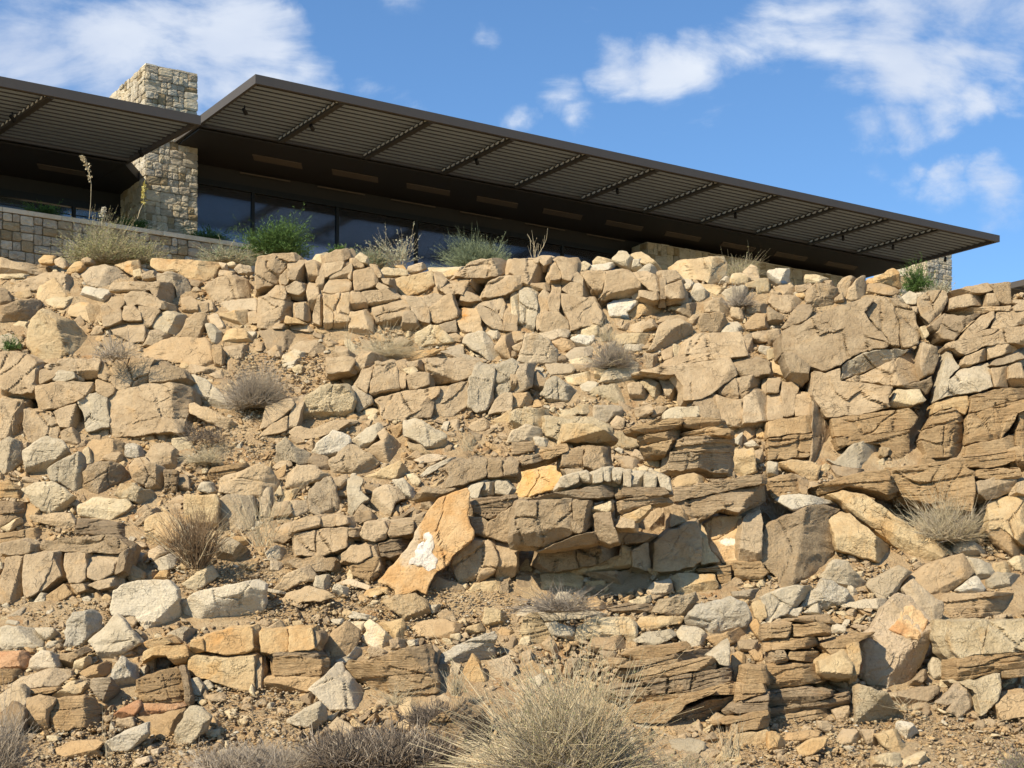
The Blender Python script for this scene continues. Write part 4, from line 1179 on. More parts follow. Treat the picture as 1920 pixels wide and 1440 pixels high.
s=#y|1750,720 1940,690 1940,750 1760,760
s#y|1700,960 1800,900 1940,880 1940,1050 1760,1080
y*#y|1440,800 1560,790 1740,730 1740,880 1700,950 1600,1050 1570,880
g|1215,660 1240,610 1370,630 1350,720 1290,810 1240,760
b|1170,620 1290,490 1330,540 1370,600 1250,620
b|1050,830 1180,700 1200,750 1130,830
t|900,880 1130,840 1280,820 1280,880 1130,980 980,980
w*|1260,950 1350,880 1430,790 1540,830 1560,880 1520,980 1440,1060 1350,1020 1370,960||lumpy off-white rock on the dirt at the lower right//lumpy off-white rock
y|1270,990 1370,1040 1360,1050 1290,1010
y*|650,830 700,820 900,880 950,980 1060,1080 900,1110 700,1140 660,1130|680,1080,900,890,.8|cracked cream triangular rock beneath the red-stained boulder//cracked cream triangle
w|975,1110 1000,1090 1090,1110 1130,1170 1040,1230 990,1180
w|520,1240 580,1150 660,1150 700,1220 690,1270 560,1260||small bright white rock on the dirt, lower right//small bright white rock
Y|800,1190 970,1150 1000,1240 1100,1310 1040,1340 930,1320 860,1270
y|790,1360 990,1330 1010,1400 960,1450 780,1450
y|1000,1390 1180,1320 1200,1400 1100,1430 1020,1430
t|700,1160 800,1150 850,1270 760,1280
O|250,1370 220,1300 350,1220 450,1200 430,1270 320,1350
O|0,1170 60,1170 150,1260 120,1310 0,1310
s|130,1230 150,1180 390,1160 380,1200 250,1240
t|380,1140 370,1090 450,1090 490,1150 450,1180
s=#z|10,460 20,370 180,350 150,460
s=#z|190,370 460,350 480,440 200,450
s=#z|180,330 450,300 500,350 300,350
s=#z|30,550 40,480 350,460 380,510 300,540
t=#z|50,630 60,560 120,560 150,630 60,660
s=#z|150,620 160,570 380,570 380,640
s=#z|0,680 360,660 410,740 410,790 0,850
b=#z|0,880 300,840 470,870 480,900 300,950 0,980|0,930,480,880,.8
b=#z|0,1000 300,960 600,890 610,960 400,1000 0,1060|0,1030,600,930,.8
s=#z|0,1080 350,1010 560,990 500,1040 100,1130
Y#z|380,640 580,540 640,650 630,760 420,760
Y#z|590,520 680,500 700,640 680,740 640,760
g|500,360 580,380 580,430 480,430
s=#z|400,510 600,460 780,440 620,520 480,590
s|-30,490 0,490 40,550 0,570
@0,1080
G|830,230 850,110 940,60 1060,35 1260,30 1330,100 1330,190 1355,270 1340,350 1220,380 1140,440 1100,430 1010,300 900,290 840,290|1100,420,1340,190,.4|large smooth pale grey boulder, left of a pair on the shelf//large pale grey boulder
G|1355,200 1480,120 1830,45 1940,30 1990,60 1980,150 1985,250 1920,330 1700,360 1480,400 1380,330 1360,260|1370,265,1900,90,.7|long smooth grey boulder with sloping top, right of a pair on the shelf//long sloping grey boulder
w*|480,530 500,370 540,280 680,250 740,300 755,380 720,420 650,480 640,520 560,530|640,510,640,300,.8|off-white boulder with a shaded right side, lower left//off-white shaded boulder
g|660,490 760,410 870,285 940,350 1060,500 940,570 830,640 740,640 720,560|1070,530,880,290,1;740,640,1040,470,.5|tilted brown-grey cube with a sharp reddish edge, lower left//tilted cube
t|920,290 1010,290 1030,330 990,390 940,340
g|0,390 50,370 250,390 290,440 330,500 320,530 60,550 0,560|0,500,330,490,.5|low grey rock with dented right end at the left edge//low dented grey rock
g|260,390 390,390 415,440 400,480 340,480 290,430
g|40,360 60,330 130,340 150,370
R|0,570 180,565 220,610 180,740 100,700 0,690
w|215,720 230,620 300,560 450,590 450,680 380,700 290,710||white and pink banded rock, lower left//white-pink banded rock
t|450,590 560,570 640,530 680,560 550,620 540,690 460,690
y|560,640 660,600 680,660 610,710 550,700
s=|0,700 130,700 150,740 60,800 0,820
s|50,830 160,760 350,700 500,700 540,710 540,750 450,820 300,830 200,840|300,840,360,740,.4|long ochre block with a smooth face, lower left//long smooth ochre block
s|600,730 700,670 770,650 860,650 820,740 700,760 640,760
b=|640,770 820,760 900,880 910,990 860,1000 740,920 700,860||dark wood-grained twisted slab leaning right, lower left//wood-grained slab
w*|820,770 910,600 1020,680 1020,860 960,880 870,820||rough white crystalline rock beside the wood-grained slab//rough white crystalline rock
g|1040,750 1060,690 1100,670 1110,710 1060,750
w|1095,640 1180,600 1180,700 1120,700 1100,670
D|1180,600 1260,590 1310,650 1240,690 1180,700||small dark charcoal stone beside a white one, lower left//small charcoal stone
O#aa|1060,640 1080,570 1200,530 1390,520 1410,600 1390,650 1310,660 1250,590 1150,590
O=#aa|1090,500 1230,460 1280,500 1130,540
g|1250,440 1370,380 1480,400 1430,470 1350,515 1290,470
O#aa|1420,590 1430,500 1520,470 1530,560
O#aa|1530,560 1540,450 1700,400 1880,380 1900,540 1860,570 1700,590
Y#aa|1420,610 1480,600 1700,620 1900,600 1910,860 1800,860 1600,790 1480,750 1410,700
s=|1020,780 1120,740 1330,680 1380,750 1390,900 1370,940 1180,960 1050,940 1030,860|1370,940,1345,680,.8|brown grained block with horizontal bedding, lower left//brown grained block
b=|1345,680 1385,670 1450,950 1400,1010 1385,860
R|850,1040 920,990 1040,930 1060,970 990,1060 880,1080||red-brown flake under the brown grained block//red-brown flake
t|870,1080 990,1060 1010,1120 970,1150 880,1120
R|1040,1030 1080,960 1200,960 1340,960 1390,940 1400,970 1200,1030 1050,1050
s|1030,1060 1200,1040 1390,990 1370,1060 1310,1170 1240,1220 1120,1210 1110,1110
y*|1300,1250 1310,1170 1420,980 1510,980 1580,1060 1540,1170 1400,1280 1330,1300||knobbly cream rock leaning right near the bottom, lower left//knobbly cream rock
y|1530,1160 1640,1150 1650,1200 1550,1210
w|730,1290 800,1240 990,1140 1110,1100 1110,1190 1010,1290 930,1320 780,1310||thin pale grey plate lying on the dirt, bottom left//thin pale plate
s|420,1290 560,1240 740,1230 770,1250 720,1310 760,1350 500,1370 430,1330||flat ochre slab beside the thin pale plate, bottom left//flat ochre slab
w|1130,1310 1210,1290 1240,1300 1160,1345
w|1010,1380 1110,1355 1130,1390 1030,1420
s=|370,1160 360,1050 420,920 640,890 700,920 770,1060 775,1120 700,1130 560,1130 480,1170|740,1130,650,900,.8|squared ochre block with a shaded right face, bottom left//squared ochre block
t|200,920 300,890 420,920 360,1040 360,1170 260,1180 210,1100
s=|200,860 260,850 440,830 450,850 350,880 210,890
y|380,910 450,860 660,780 680,820 610,880 520,915
y|450,840 540,790 650,775 600,810 480,850
g|0,900 60,850 160,810 200,850 200,950 160,1000 100,930 0,1030
b|0,1050 100,940 180,1000 210,1240 150,1250 100,1170 0,1100
y|350,1200 420,1200 440,1230 360,1240
g|1420,780 1480,760 1520,820 1500,900 1450,890
g|1520,800 1560,780 1600,830 1540,860
t|1540,900 1640,880 1700,900 1690,940 1580,940
y|1870,870 1890,810 1910,910
@480,1080
O#aa|25,420 230,400 240,570 120,580 40,570
O#aa|245,400 420,390 440,540 250,570
b#aa|420,400 480,430 480,480 440,540
s=#aa|130,620 300,600 490,630 490,740 380,760 130,740
s#aa|60,760 130,750 480,760 490,830 300,880 60,870
b=#aa|120,580 430,560 480,600 480,625 300,600 130,610
t#aa|0,590 40,600 50,850 0,860
t|515,520 560,430 680,335 775,410 770,480 720,600 600,640 520,580|600,600,690,340,.4;530,540,760,500,.3|tan diamond-shaped boulder standing on a corner, bottom centre left//diamond-shaped boulder
y|690,350 820,340 830,400 790,430 760,400
W3|785,470 830,420 810,360 850,325 920,370 1020,470 1030,520 960,555 850,530|850,540,1030,480,.5|cream and orange marbled rock right of the diamond-shaped boulder//marbled cream-orange rock
O|920,360 1090,320 1120,350 1110,460 1020,460 940,400|1090,460,1095,330,.9|small orange-faced rock behind the marbled one, bottom centre//orange-faced rock
t|835,560 850,535 960,560 1000,580 900,620 850,625
t|1000,480 1050,460 1140,480 1130,530 1020,575
g|1130,490 1230,470 1220,510 1150,530
s=|665,680 690,635 850,635 960,600 1080,550 1320,510 1340,560 1330,650 1360,740 1380,860 1300,900 1200,960 1000,950 880,920 830,800 740,780|1350,740,1325,510,.6|large ochre wood-grained block above the dark spiky mat, bottom centre//large ochre grained block
b|1330,510 1380,560 1350,700 1340,650
G|390,850 490,770 600,660 650,640 660,700 760,810 850,900 850,1000 640,1000 560,1010 470,920||pale grey anvil-shaped slab left of the large ochre grained block//anvil-shaped slab
g|590,640 690,600 750,530 800,560 800,610 720,620 650,660
g|230,1080 370,990 480,940 520,990 530,1080 470,1130 460,1170 380,1140 230,1100|450,1160,470,950,.8|grey pointed rock beside the dark spiky mat, bottom left of centre//grey rock by the spiky mat
y*|380,1410 410,1320 490,1280 570,1290 620,1370 640,1450 380,1450||lumpy yellowish rock at the bottom edge below the spiky mat//lumpy yellowish rock
s=|1295,1110 1360,1050 1470,1000 1560,940 1700,1000 1760,1100 1700,1300 1650,1350 1600,1340 1480,1330 1450,1440 1350,1380 1300,1200||big brown grained boulder at the bottom, left of the large bush//big brown grained boulder
Y|1480,1450 1500,1330 1700,1380 1920,1400 1920,1450
w=|1370,610 1480,530 1620,470 1790,415 1810,450 1780,520 1800,600 1700,640 1560,640 1420,690 1375,680|1380,640,1790,480,.8|whitish plank-like slab rising to the right behind the large bush//whitish plank-like slab
O|1560,700 1620,580 1680,640 1740,790 1640,810 1560,800
s|1160,390 1250,340 1400,325 1560,370 1510,430 1430,480 1230,450||low ochre boulder under the orange slab with the white scar//low ochre boulder
t|1360,290 1400,255 1480,270 1500,330 1380,320
Y|1700,330 1720,235 1860,270 1920,340 1860,400 1740,390
Y|1560,430 1590,380 1690,350 1720,410 1600,440
y|1460,440 1530,430 1530,490 1460,480
g|1290,220 1390,215 1380,260 1320,280
y*|950,190 1060,140 1200,130 1280,180 1310,270 1240,330 1120,345 1060,280||rough knobbly boulder at the foot of the scarred orange slab//rough knobbly boulder
O|810,140 830,110 990,80 1040,130 1030,160 960,120 830,165
y|940,160 1000,145 1020,180 950,190
g|680,290 720,265 920,310 970,330 930,350 800,320 700,310
g|560,330 650,320 660,350 600,365
g|170,210 230,130 400,75 520,110 600,160 480,190 350,190 260,220||long flat grey flake right of the long sloping grey boulder//long flat grey flake
g|70,90 230,125 200,135 80,120
g|570,110 590,60 690,90 700,150 620,165
w|590,60 700,20 860,80 850,110 760,80 660,60
s|1740,640 1900,590 1960,700 1900,800 1760,760
@480,780
g|130,1300 240,1180 400,1115 450,1190 440,1240 340,1240 230,1310|240,1310,440,1210,.7|grey arched rock above the long flat flake, lower centre left//grey arched rock
g|430,1270 450,1200 550,1190 555,1260 570,1310 520,1320
@960,1080
g|30,300 110,240 280,225 560,260 740,290 600,310 400,330 260,360 180,300||broad grey plate lying behind the large bush//broad grey plate
Y=|60,420 90,310 180,260 290,440 240,520 120,490|100,500,180,270,.3|cream rock with orange layered flank, left of the broad grey plate//cream rock with orange flank
g|200,360 320,340 480,400 470,490 300,440
y|470,490 490,380 620,310 880,310 940,360 940,430 890,530 850,450 640,460|500,450,880,430,.5|large rounded cream block lying on its side behind the large bush//rounded cream block on its side
b|600,470 840,450 880,540 640,580 560,540
Y|930,380 960,310 1180,305 1290,320 1270,350 1040,405|960,380,1280,330,.7
g|905,480 990,430 1190,400 1240,440 1060,540 1020,520
g|1230,430 1280,370 1400,390 1460,440 1440,520 1320,530
s|1460,470 1560,440 1780,370 1780,440 1640,520 1530,530 1490,500
w*|1295,340 1380,220 1560,180 1640,150 1750,200 1800,320 1760,380 1480,445 1420,390 1310,370|1300,330,1790,300,.3|large pale white-grey boulder below the central ledge, right of centre//large pale white boulder
g*|1050,270 1100,180 1380,120 1400,180 1300,300 1160,290
t|1010,120 1060,60 1190,30 1210,110 1060,180
b=|700,240 870,200 1060,220 1080,270 830,290
b=|1640,120 1920,80 1920,180 1680,170
O|1790,370 1830,320 1920,460 1910,530 1860,490
t|1700,490 1840,480 1860,570 1700,560
O|1650,780 1650,590 1700,565 1755,600 1750,780 1670,815||narrow orange stone standing upright in the layered ledge, lower right//narrow upright orange stone
s=#bb|830,590 980,540 1270,510 1300,550 1200,580 940,640
s=#bb|760,620 930,640 1480,550 1490,590 1250,650 900,690 780,680
s=#bb|870,700 1260,650 1530,620 1530,690 1300,720 1000,780 860,760
g#bb|1510,600 1620,510 1630,590 1630,670 1560,660
b=#bb|780,830 1000,790 1300,740 1640,690 1640,780 1400,860 1100,880 800,900 720,870
s=#bb|730,900 1100,900 1400,870 1640,800 1720,840 1710,880 1330,890 1200,930 870,960
s=#bb|880,1060 880,980 1180,940 1330,900 1540,860 1300,960 1250,1020 1150,1100 960,1100
b=#bb|1160,1100 1250,1030 1500,930 1700,900 1690,930 1480,1050 1400,1110 1200,1140|1160,1000,1700,850,1
s=#cc|1570,1100 1800,1030 1920,1010 1920,1040 1600,1110
b=#cc|1640,1010 1720,940 1920,880 1920,1000 1700,1030
s=#cc|1730,820 1880,810 1900,870 1720,930
s=#cc|1760,690 1900,690 1920,800 1750,810
s=#cc|1700,1170 1690,1110 1920,1050 1920,1130
Y#cc|1660,1290 1680,1190 1920,1160 1920,1290 1780,1300
s#cc|1650,1270 1650,1110 1690,1120 1690,1200
g|1200,1300 1180,1240 1330,1220 1450,1250 1450,1300 1380,1330"""
OUTCROPS = {
 'a': "domed tan outcrop cracked into blocks, left of the dead grey twigs, upper left",
 'b': "large fractured square-cornered tan outcrop at the left edge, under the pyramid boulder",
 'c': "cluster of cracked tan blocks on the crest below the bright green bush",
 'd': "split tan pinnacle outcrop with an orange-stained face, upper centre left",
 'e': "wide rounded fractured outcrop at the crest in the middle of the photo",
 'f': "broken tan ledge running across the middle, above the smooth flat-faced grey rock",
 'g': "low cracked tan ledge joined to the left of the rough cracked cream boulder",
 'g2': "crumbly cream ledge under the crumbly cream rock, right of centre",
 'h': "row of square cracked blocks just under the largest cream crest boulder",
 'i': "long tilted pale bedrock ledge leading left from the right-hand cliff",
 'j': "huge pale tan cliff block left of the dark vertical crack, upper right",
 'k': "pale cracked cliff block right of the dark vertical crack, at the right edge",
 'l': "banded brown strata under the cliff, right of the dark crack",
 'm': "banded brown strata with a dark cleft, under the huge cliff block",
 'n': "low fractured ledge at the left edge above the large pale grey boulder",
 'p': "thin gnarled ledge left of the flat orange slab, in the centre",
 'q': "layered ledge blocks left of the scarred orange slab",
 'r': "shaded strata wall behind the right side of the scarred orange slab",
 's': "cracked cream ledge above the flat orange slab",
 't': "dark-sided block of parted strata under a black overhang, right of centre",
 'u': "central overhanging ledge with a rough pitted face, small grey blocks in a row on top",
 'v': "recessed orange-brown wall in shade under the central overhang",
 'w': "thick banded ledge around the pale orange standing slab, right of centre",
 'x': "banded strata ledge above the long diagonal slab, right side",
 'y': "ochre bedrock below the layered log-like block, bottom right corner",
 'z': "thin splintered strata left of the red-stained boulder, lower right",
 'aa': "orange-ochre bedrock ledge with a dark seam, lower left",
 'bb': "curved thin-layered ledge right of the large bush, bottom centre right",
 'cc': "splintered layers right of the dark hollow, bottom right of centre",
}
CW = {'t': 'tan', 'g': 'grey', 'G': 'pale grey', 'y': 'cream', 'Y': 'ochre', 'O': 'orange-brown', 'w': 'whitish', 'b': 'brown', 's': 'ochre banded',
      'R': 'red-brown', 'B': 'bluish', 'Q': 'speckled', 'P': 'purplish', 'W': 'orange', 'D': 'charcoal', 'o': 'orange-brown', 'S': 'stained'}

def parse():
    items = []; ox = oy = 0
    for line in DATA.strip().splitlines():
        line = line.strip()
        if not line: continue
        if line[0] == '@':
            ox, oy = [float(x) for x in line[1:].split(',')]; continue
        f = line.split('|') + ['', '', '']
        code, grp = (f[0].split('#') + [''])[:2]
        pts = np.array([[float(a) for a in p.split(',')] for p in f[1].split()]) / 4.0 + (ox, oy)
        rid = []
        if f[2]:
            for q in f[2].split(';'):
                a = [float(t) for t in q.split(',')]
                rid.append((a[0] / 4 + ox, a[1] / 4 + oy, a[2] / 4 + ox, a[3] / 4 + oy, a[4]))
        lab, short = (f[3].split('//') + [''])[:2]
        items.append(dict(code=code, grp=grp, pts=pts, rid=rid, label=lab, short=short))
    return items

def area(p):
    x, y = p[:, 0], p[:, 1]
    return .5 * np.sum(x * np.roll(y, -1) - np.roll(x, -1) * y)
def centroid(p):
    x, y = p[:, 0], p[:, 1]; c = x * np.roll(y, -1) - np.roll(x, -1) * y
    a = c.sum() * .5
    if abs(a) < 1e-6: return p.mean(0)
    return np.array([((x + np.roll(x, -1)) * c).sum(), ((y + np.roll(y, -1)) * c).sum()]) / (6 * a)
def inside(p, X, Y):
    r = np.zeros(X.shape, bool); n = len(p); j = n - 1
    for i in range(n):
        xi, yi = p[i]; xj, yj = p[j]
        if yi != yj:
            r ^= ((yi > Y) != (yj > Y)) & (X < (xj - xi) * (Y - yi) / (yj - yi) + xi)
        j = i
    return r

def star_centre(p, rg):
    """a point that sees the whole outline, as nearly as possible"""
    c0 = centroid(p); best = None
    lo, hi = p.min(0), p.max(0)
    cand = [c0] + [lo + (hi - lo) * rg.uniform(.15, .85, 2) for _ in range(40)]
    q = np.roll(p, -1, 0)
    s = np.sign(area(p))
    for c in cand:
        e = q - p; cr = s * (e[:, 0] * (c[1] - p[:, 1]) - e[:, 1] * (c[0] - p[:, 0])) / (np.hypot(e[:, 0], e[:, 1]) + 1e-6)
        sc = cr.min() - .02 * np.hypot(*(c - c0))
        if best is None or sc > best[0]: best = (sc, c)
    return best[1]

def outline(p, step, rg, jag, grow=0.0):
    out = []
    n = len(p)
    for i in range(n):
        a, b = p[i], p[(i + 1) % n]
        L = np.hypot(*(b - a)); k = max(1, int(round(L / step)))
        nrm = np.array([-(b - a)[1], (b - a)[0]]) / max(L, 1e-6)
        t = np.arange(k) / k
        off = np.zeros(k)
        if k > 1:
            ph = rg.uniform(0, 100)
            off = jag * fbm(np.stack([t * L / 13.0 + ph, t * 0 + i, t * 0], -1), 3, .65) * np.minimum(1, np.minimum(t, 1 - t) * 5) * 1.6
        for tt, of in zip(t, off): out.append(a + (b - a) * tt + nrm * of)
    out = np.array(out)
    # knock the very corner off
    sm = (np.roll(out, 1, 0) + np.roll(out, -1, 0) + 7 * out) / 9
    tg = np.roll(sm, -1, 0) - np.roll(sm, 1, 0); tg /= np.hypot(tg[:, 0], tg[:, 1])[:, None] + 1e-9
    return sm + np.stack([tg[:, 1], -tg[:, 0]], -1) * grow

def rock_mesh(name, pts, D0, vref, lean, gx, rid, rg, mat, parent=None, bedrock=False, flags='', step=None, thick=None, facets=None, amp=1.0, flat=False, grow=1.2, flare=True, auto=True):
    """solid stone whose seen face fills the outline; D0 = depth at row vref; the face leans back by `lean` m per m"""
    if area(pts) < 0: pts = pts[::-1]
    ar = abs(area(pts)); size = math.sqrt(ar)
    if step is None: step = 2.6 if size < 30 else (3.0 if size < 70 else 3.4)
    c = star_centre(pts, rg)
    jag = min(2.2, .045 * size + .3) * (1.5 if '*' in flags else 1)
    O = outline(pts, step, rg, jag, grow)
    n = len(O); Rm = np.hypot(*(O - c).T).mean()
    K = max(4, int(Rm / step))
    t = np.linspace(0, 1, K + 1)[1:]
    t = np.concatenate([t[:-1], [1 - .45 * (1 - t[-2]) if K > 1 else .9, 1.0]]); t = np.unique(t)
    Q = c + t[:, None, None] * (O - c)[None]          # K,n,2 px
    m = D0 / F                                         # metres per px
    q = (Q - c) * m
    Sz = size * m
    h = (Q[..., 1] - vref) * m * lean + q[..., 0] * gx
    base = h.copy()
    # chosen facets
    for (x1, y1, x2, y2, s) in rid:
        dx, dy = x2 - x1, y2 - y1; L = math.hypot(dx, dy)
        wob = .06 * Sz * fbm(np.stack([Q[..., 0] / 30, Q[..., 1] / 30, Q[..., 0] * 0 + 3], -1), 2)
        d = (dx * (Q[..., 1] - y1) - dy * (Q[..., 0] - x1)) / L * m + wob
        h = np.minimum(h, base - 1.4 * s * d)
    # broken faces: a receding top, a steep right side, an undercut foot
    if not rid and auto:
        x0, x1 = Q[..., 0].min(), Q[..., 0].max(); y0, y1 = Q[..., 1].min(), Q[..., 1].max(); w_, h_ = x1 - x0, y1 - y0
        k = rg.random(3)
        pr = (.55, .6, .55) if not bedrock else (.25, .30, .30)
        if k[0] < pr[0]:
            yy = y0 + h_ * rg.uniform(.22, .5); tl = rg.uniform(-.35, .25)
            h = np.minimum(h, base - rg.uniform(.7, 1.6) * ((yy - Q[..., 1]) + tl * (Q[..., 0] - c[0])) * m)
        if k[1] < pr[1]:
            xx = x0 + w_ * rg.uniform(.5, .85); tl = rg.uniform(-.5, .5)
            h = np.minimum(h, base - rg.uniform(1.0, 2.6) * ((Q[..., 0] - xx) + tl * (Q[..., 1] - c[1])) * m)
        if k[2] < pr[2]:
            yy = y0 + h_ * rg.uniform(.55, .85); tl = rg.uniform(-.4, .3)
            h = np.minimum(h, base - rg.uniform(.9, 2.2) * ((Q[..., 1] - yy) + tl * (Q[..., 0] - c[0])) * m)
    # chance facets
    nf = facets if facets is not None else int(rg.integers(1, 4) if not bedrock else rg.integers(0, 3))
    th0 = rg.uniform(0, 6.28)
    for j in range(nf if nf else 0):
        th = th0 + j * 6.283 / nf + rg.uniform(-.5, .5)
        nv = np.array([math.cos(th), math.sin(th)])
        Rj = ((O - c) @ nv).max() * m
        rj = Rj * (rg.uniform(.3, .8) if not bedrock else rg.uniform(.6, .95))
        s = rg.uniform(.35, 1.2) if not bedrock else rg.uniform(.3, 1.0)
        if nv[0] > .35: s *= 1.7
        elif nv[1] > .35: s *= 1.5
        elif nv[0] < -.35: s *= .7
        h = np.minimum(h, base + (rj - q @ nv) * s)
    # worn rim
    rim = np.minimum(3.2 * m, .11 * Sz) * (1.0 if '*' not in flags else 1.4)
    if bedrock: rim = rim * .6
    rim = rim * (1 + .8 * fbm(np.stack([O[:, 0] / 22, O[:, 1] / 22, O[:, 0] * 0 + 7], -1), 2))[None, :]
    Rad = np.hypot(*((O - c) * m).T)[None, :]
    d = np.clip((1 - t[:, None]) * Rad / rim, 0, 1)
    h = h - rim * (.55 * (1 - d) + .35 * (1 - d) ** 3)
    # world noise
    W = np.stack([(Q[..., 0] - UC) * m, np.full(Q.shape[:2], D0), (VH - Q[..., 1]) * m], -1) + rg.uniform(0, 50)
    a = min(Sz, 1.2) * amp
    h += a * (.030 if '*' not in flags else .075) * fbm(W * 2.2 / max(a, .25), 3)
    h += (.012 if '*' not in flags else .035) * fbm(W * 9, 3, .6) * min(1, Sz / .3)
    h += .010 * fbm(W * 26, 2, .6)
    # flaked steps: rounding to irregular levels over patches
    if Sz > .35:
        st = fbm(W * (1.6 / max(Sz, .5)) + 9, 2)
        lv = np.round((st + .1 * fbm(W * 6, 2)) * 4) / 4
        h += lv * .07 * Sz * amp
    if '=' in flags:
        bz = (W[..., 2] - W[..., 0] * .13) + .03 * fbm(W * 1.2, 2)
        k = bz * 6.0 + 1.6 * fbm(np.stack([bz * 2.4, bz * 0 + 3.3, W[..., 0] * .25], -1), 3, .7) * 2; fr = k - np.floor(k)
        lay = _h(np.floor(k).astype(int), np.floor(k).astype(int) * 3, np.floor(W[..., 0] * .35 + _h(np.floor(k).astype(int), np.zeros_like(k, dtype=int), np.zeros_like(k, dtype=int)) * 3).astype(int))
        h += (lay - .5) * .085 * min(1, Sz / .5) - .03 * (np.minimum(fr, 1 - fr) < .07) * (lay > .35)
    # joints and cracks on big blocks
    if Sz > .55:
        ns = int(3 + Sz * (3.0 if bedrock else 1.4))
        sx = rg.uniform(Q[..., 0].min(), Q[..., 0].max(), ns); sy = rg.uniform(Q[..., 1].min(), Q[..., 1].max(), ns)
        wx = Q[..., 0] + 9 * fbm(W * 2.5, 3); wy = Q[..., 1] + 9 * fbm(W * 2.5 + 31, 3)
        dd = np.sqrt((wx[..., None] - sx) ** 2 * 1.5 + (wy[..., None] - sy) ** 2)
        dd.sort(-1)
        e = (dd[..., 1] - dd[..., 0])
        gate = fbm(W * .9 + 5, 2) > -.15
        h -= np.where(gate, np.clip(1 - e / 3.4, 0, 1), 0) * .07 * (1 if bedrock else .55)
        cell = _h(np.floor(dd[..., 0] * 0).astype(int), np.argmin((wx[..., None] - sx) ** 2 * 1.5 + (wy[..., None] - sy) ** 2, -1), np.full(wx.shape, int(ar) % 997))
        h += (cell - .5) * .09 * min(1.0, Sz) * (1 if bedrock else .5)
    Dp = D0 - h
    # centre vertex
    Dc = Dp[0].mean()
    rings = []
    def unproj(Qp, Dd):
        return np.stack([(Qp[..., 0] - UC) / F * Dd, Dd, ZC + (VH - Qp[..., 1]) / F * Dd], -1)
    front = unproj(Q, Dp)
    T = thick if thick is not None else max(.5 * Sz, .22)
    rimD = Dp[-1]
    back = []
    if bedrock:
        prof = [(1.0 - .5 / max(Rm, 6), .06), (1.0 + .6 / Rm, .17), (1.0 + (7.0 if flare else -1.0) / Rm, .27 + .05 * Sz), (1.0 + (4.0 if flare else -2.) / Rm, .5 + T), (.8, .6 + T)]
    else:
        prof = [(1.0 - .3 / max(Rm, 4), .22 * T), (.99, .5 * T), (.93, .8 * T), (.7, 1.0 * T)]
    for sc, dz in prof:
        Qb = c + sc * (O - c)
        # walls go straight back (not along the sight line) so the stone keeps its size from any side
        Pb = unproj(Qb, rimD); Pb[..., 1] += dz
        Pb += (.03 * Sz * fbm(Pb * 3 / max(Sz, .3), 2))[..., None] if dz > .1 else 0
        back.append(Pb)
    allr = [front[k] for k in range(len(t))] + back
    V = np.concatenate([unproj(c[None], np.array([Dc]))] + allr)
    cb = back[-1].mean(0)[None]; V = np.concatenate([V, cb])
    nr = len(allr); j = np.arange(n); j2 = (j + 1) % n
    quads = []
    for k in range(nr - 1):
        a0 = 1 + k * n; b0 = 1 + (k + 1) * n
        quads.append(np.stack([a0 + j, a0 + j2, b0 + j2, b0 + j], -1))
    quads = np.concatenate(quads)
    last = 1 + (nr - 1) * n; e = len(V) - 1
    tri1 = np.stack([np.zeros(n, int), 1 + j2, 1 + j, 1 + j], -1)[:, :3]
    tri2 = np.stack([last + j, last + j2, np.full(n, e)], -1)
    return V, quads, tri1, tri2, Sz

def make_obj(name, V, quads, t1, t2, mat, parent=None, origin=None, smooth=True):
    nq, nt = len(quads), len(t1) + len(t2)
    tr = np.concatenate([t1, t2])
    loops = np.concatenate([quads.ravel(), tr.ravel()]).astype(np.int32)
    starts = np.concatenate([np.arange(nq) * 4, nq * 4 + np.arange(nt) * 3]).astype(np.int32)
    me = bpy.data.meshes.new(name)
    if origin is None:
        origin = np.array([V[:, 0].mean(), V[:, 1].mean(), V[:, 2].min()])
    VV = (V - origin).astype(np.float32)
    me.vertices.add(len(VV)); me.vertices.foreach_set("co", VV.ravel())
    me.loops.add(len(loops)); me.loops.foreach_set("vertex_index", loops)
    me.polygons.add(nq + nt); me.polygons.foreach_set("loop_start", starts)
    me.update(calc_edges=True)
    me.polygons.foreach_set("use_smooth", np.full(nq + nt, smooth))
    try: me.set_sharp_from_angle(angle=R(21))
    except Exception: pass
    me.materials.append(mat)
    o = bpy.data.objects.new(name, me); COL.objects.link(o)
    if parent is not None:
        o.parent = parent; o.location = Vector(origin) - parent.location
    else: o.location = origin
    return o

ITEMS = parse()
for it in ITEMS:
    it['area'] = abs(area(it['pts'])); it['c'] = centroid(it['pts']); it['vb'] = it['pts'][:, 1].max()

# --- depth field on a half-resolution raster of the photo's field of view
RS = 3.0
XO = 330.0
GW, GH = int(2580 / RS), int(1100 / RS)
GX, GY = np.meshgrid(np.arange(GW) * RS - XO, np.arange(GH) * RS + 440)
S = dsurf(GY).copy()
COV = np.zeros(GX.shape, bool)
def box_slice(p):
    x0 = max(0, int((p[:, 0].min() + XO) / RS)); x1 = min(GW, int((p[:, 0].max() + XO) / RS) + 2)
    y0 = max(0, int((p[:, 1].min() - 440) / RS)); y1 = min(GH, int((p[:, 1].max() - 440) / RS) + 2)
    return slice(y0, y1), slice(x0, x1)

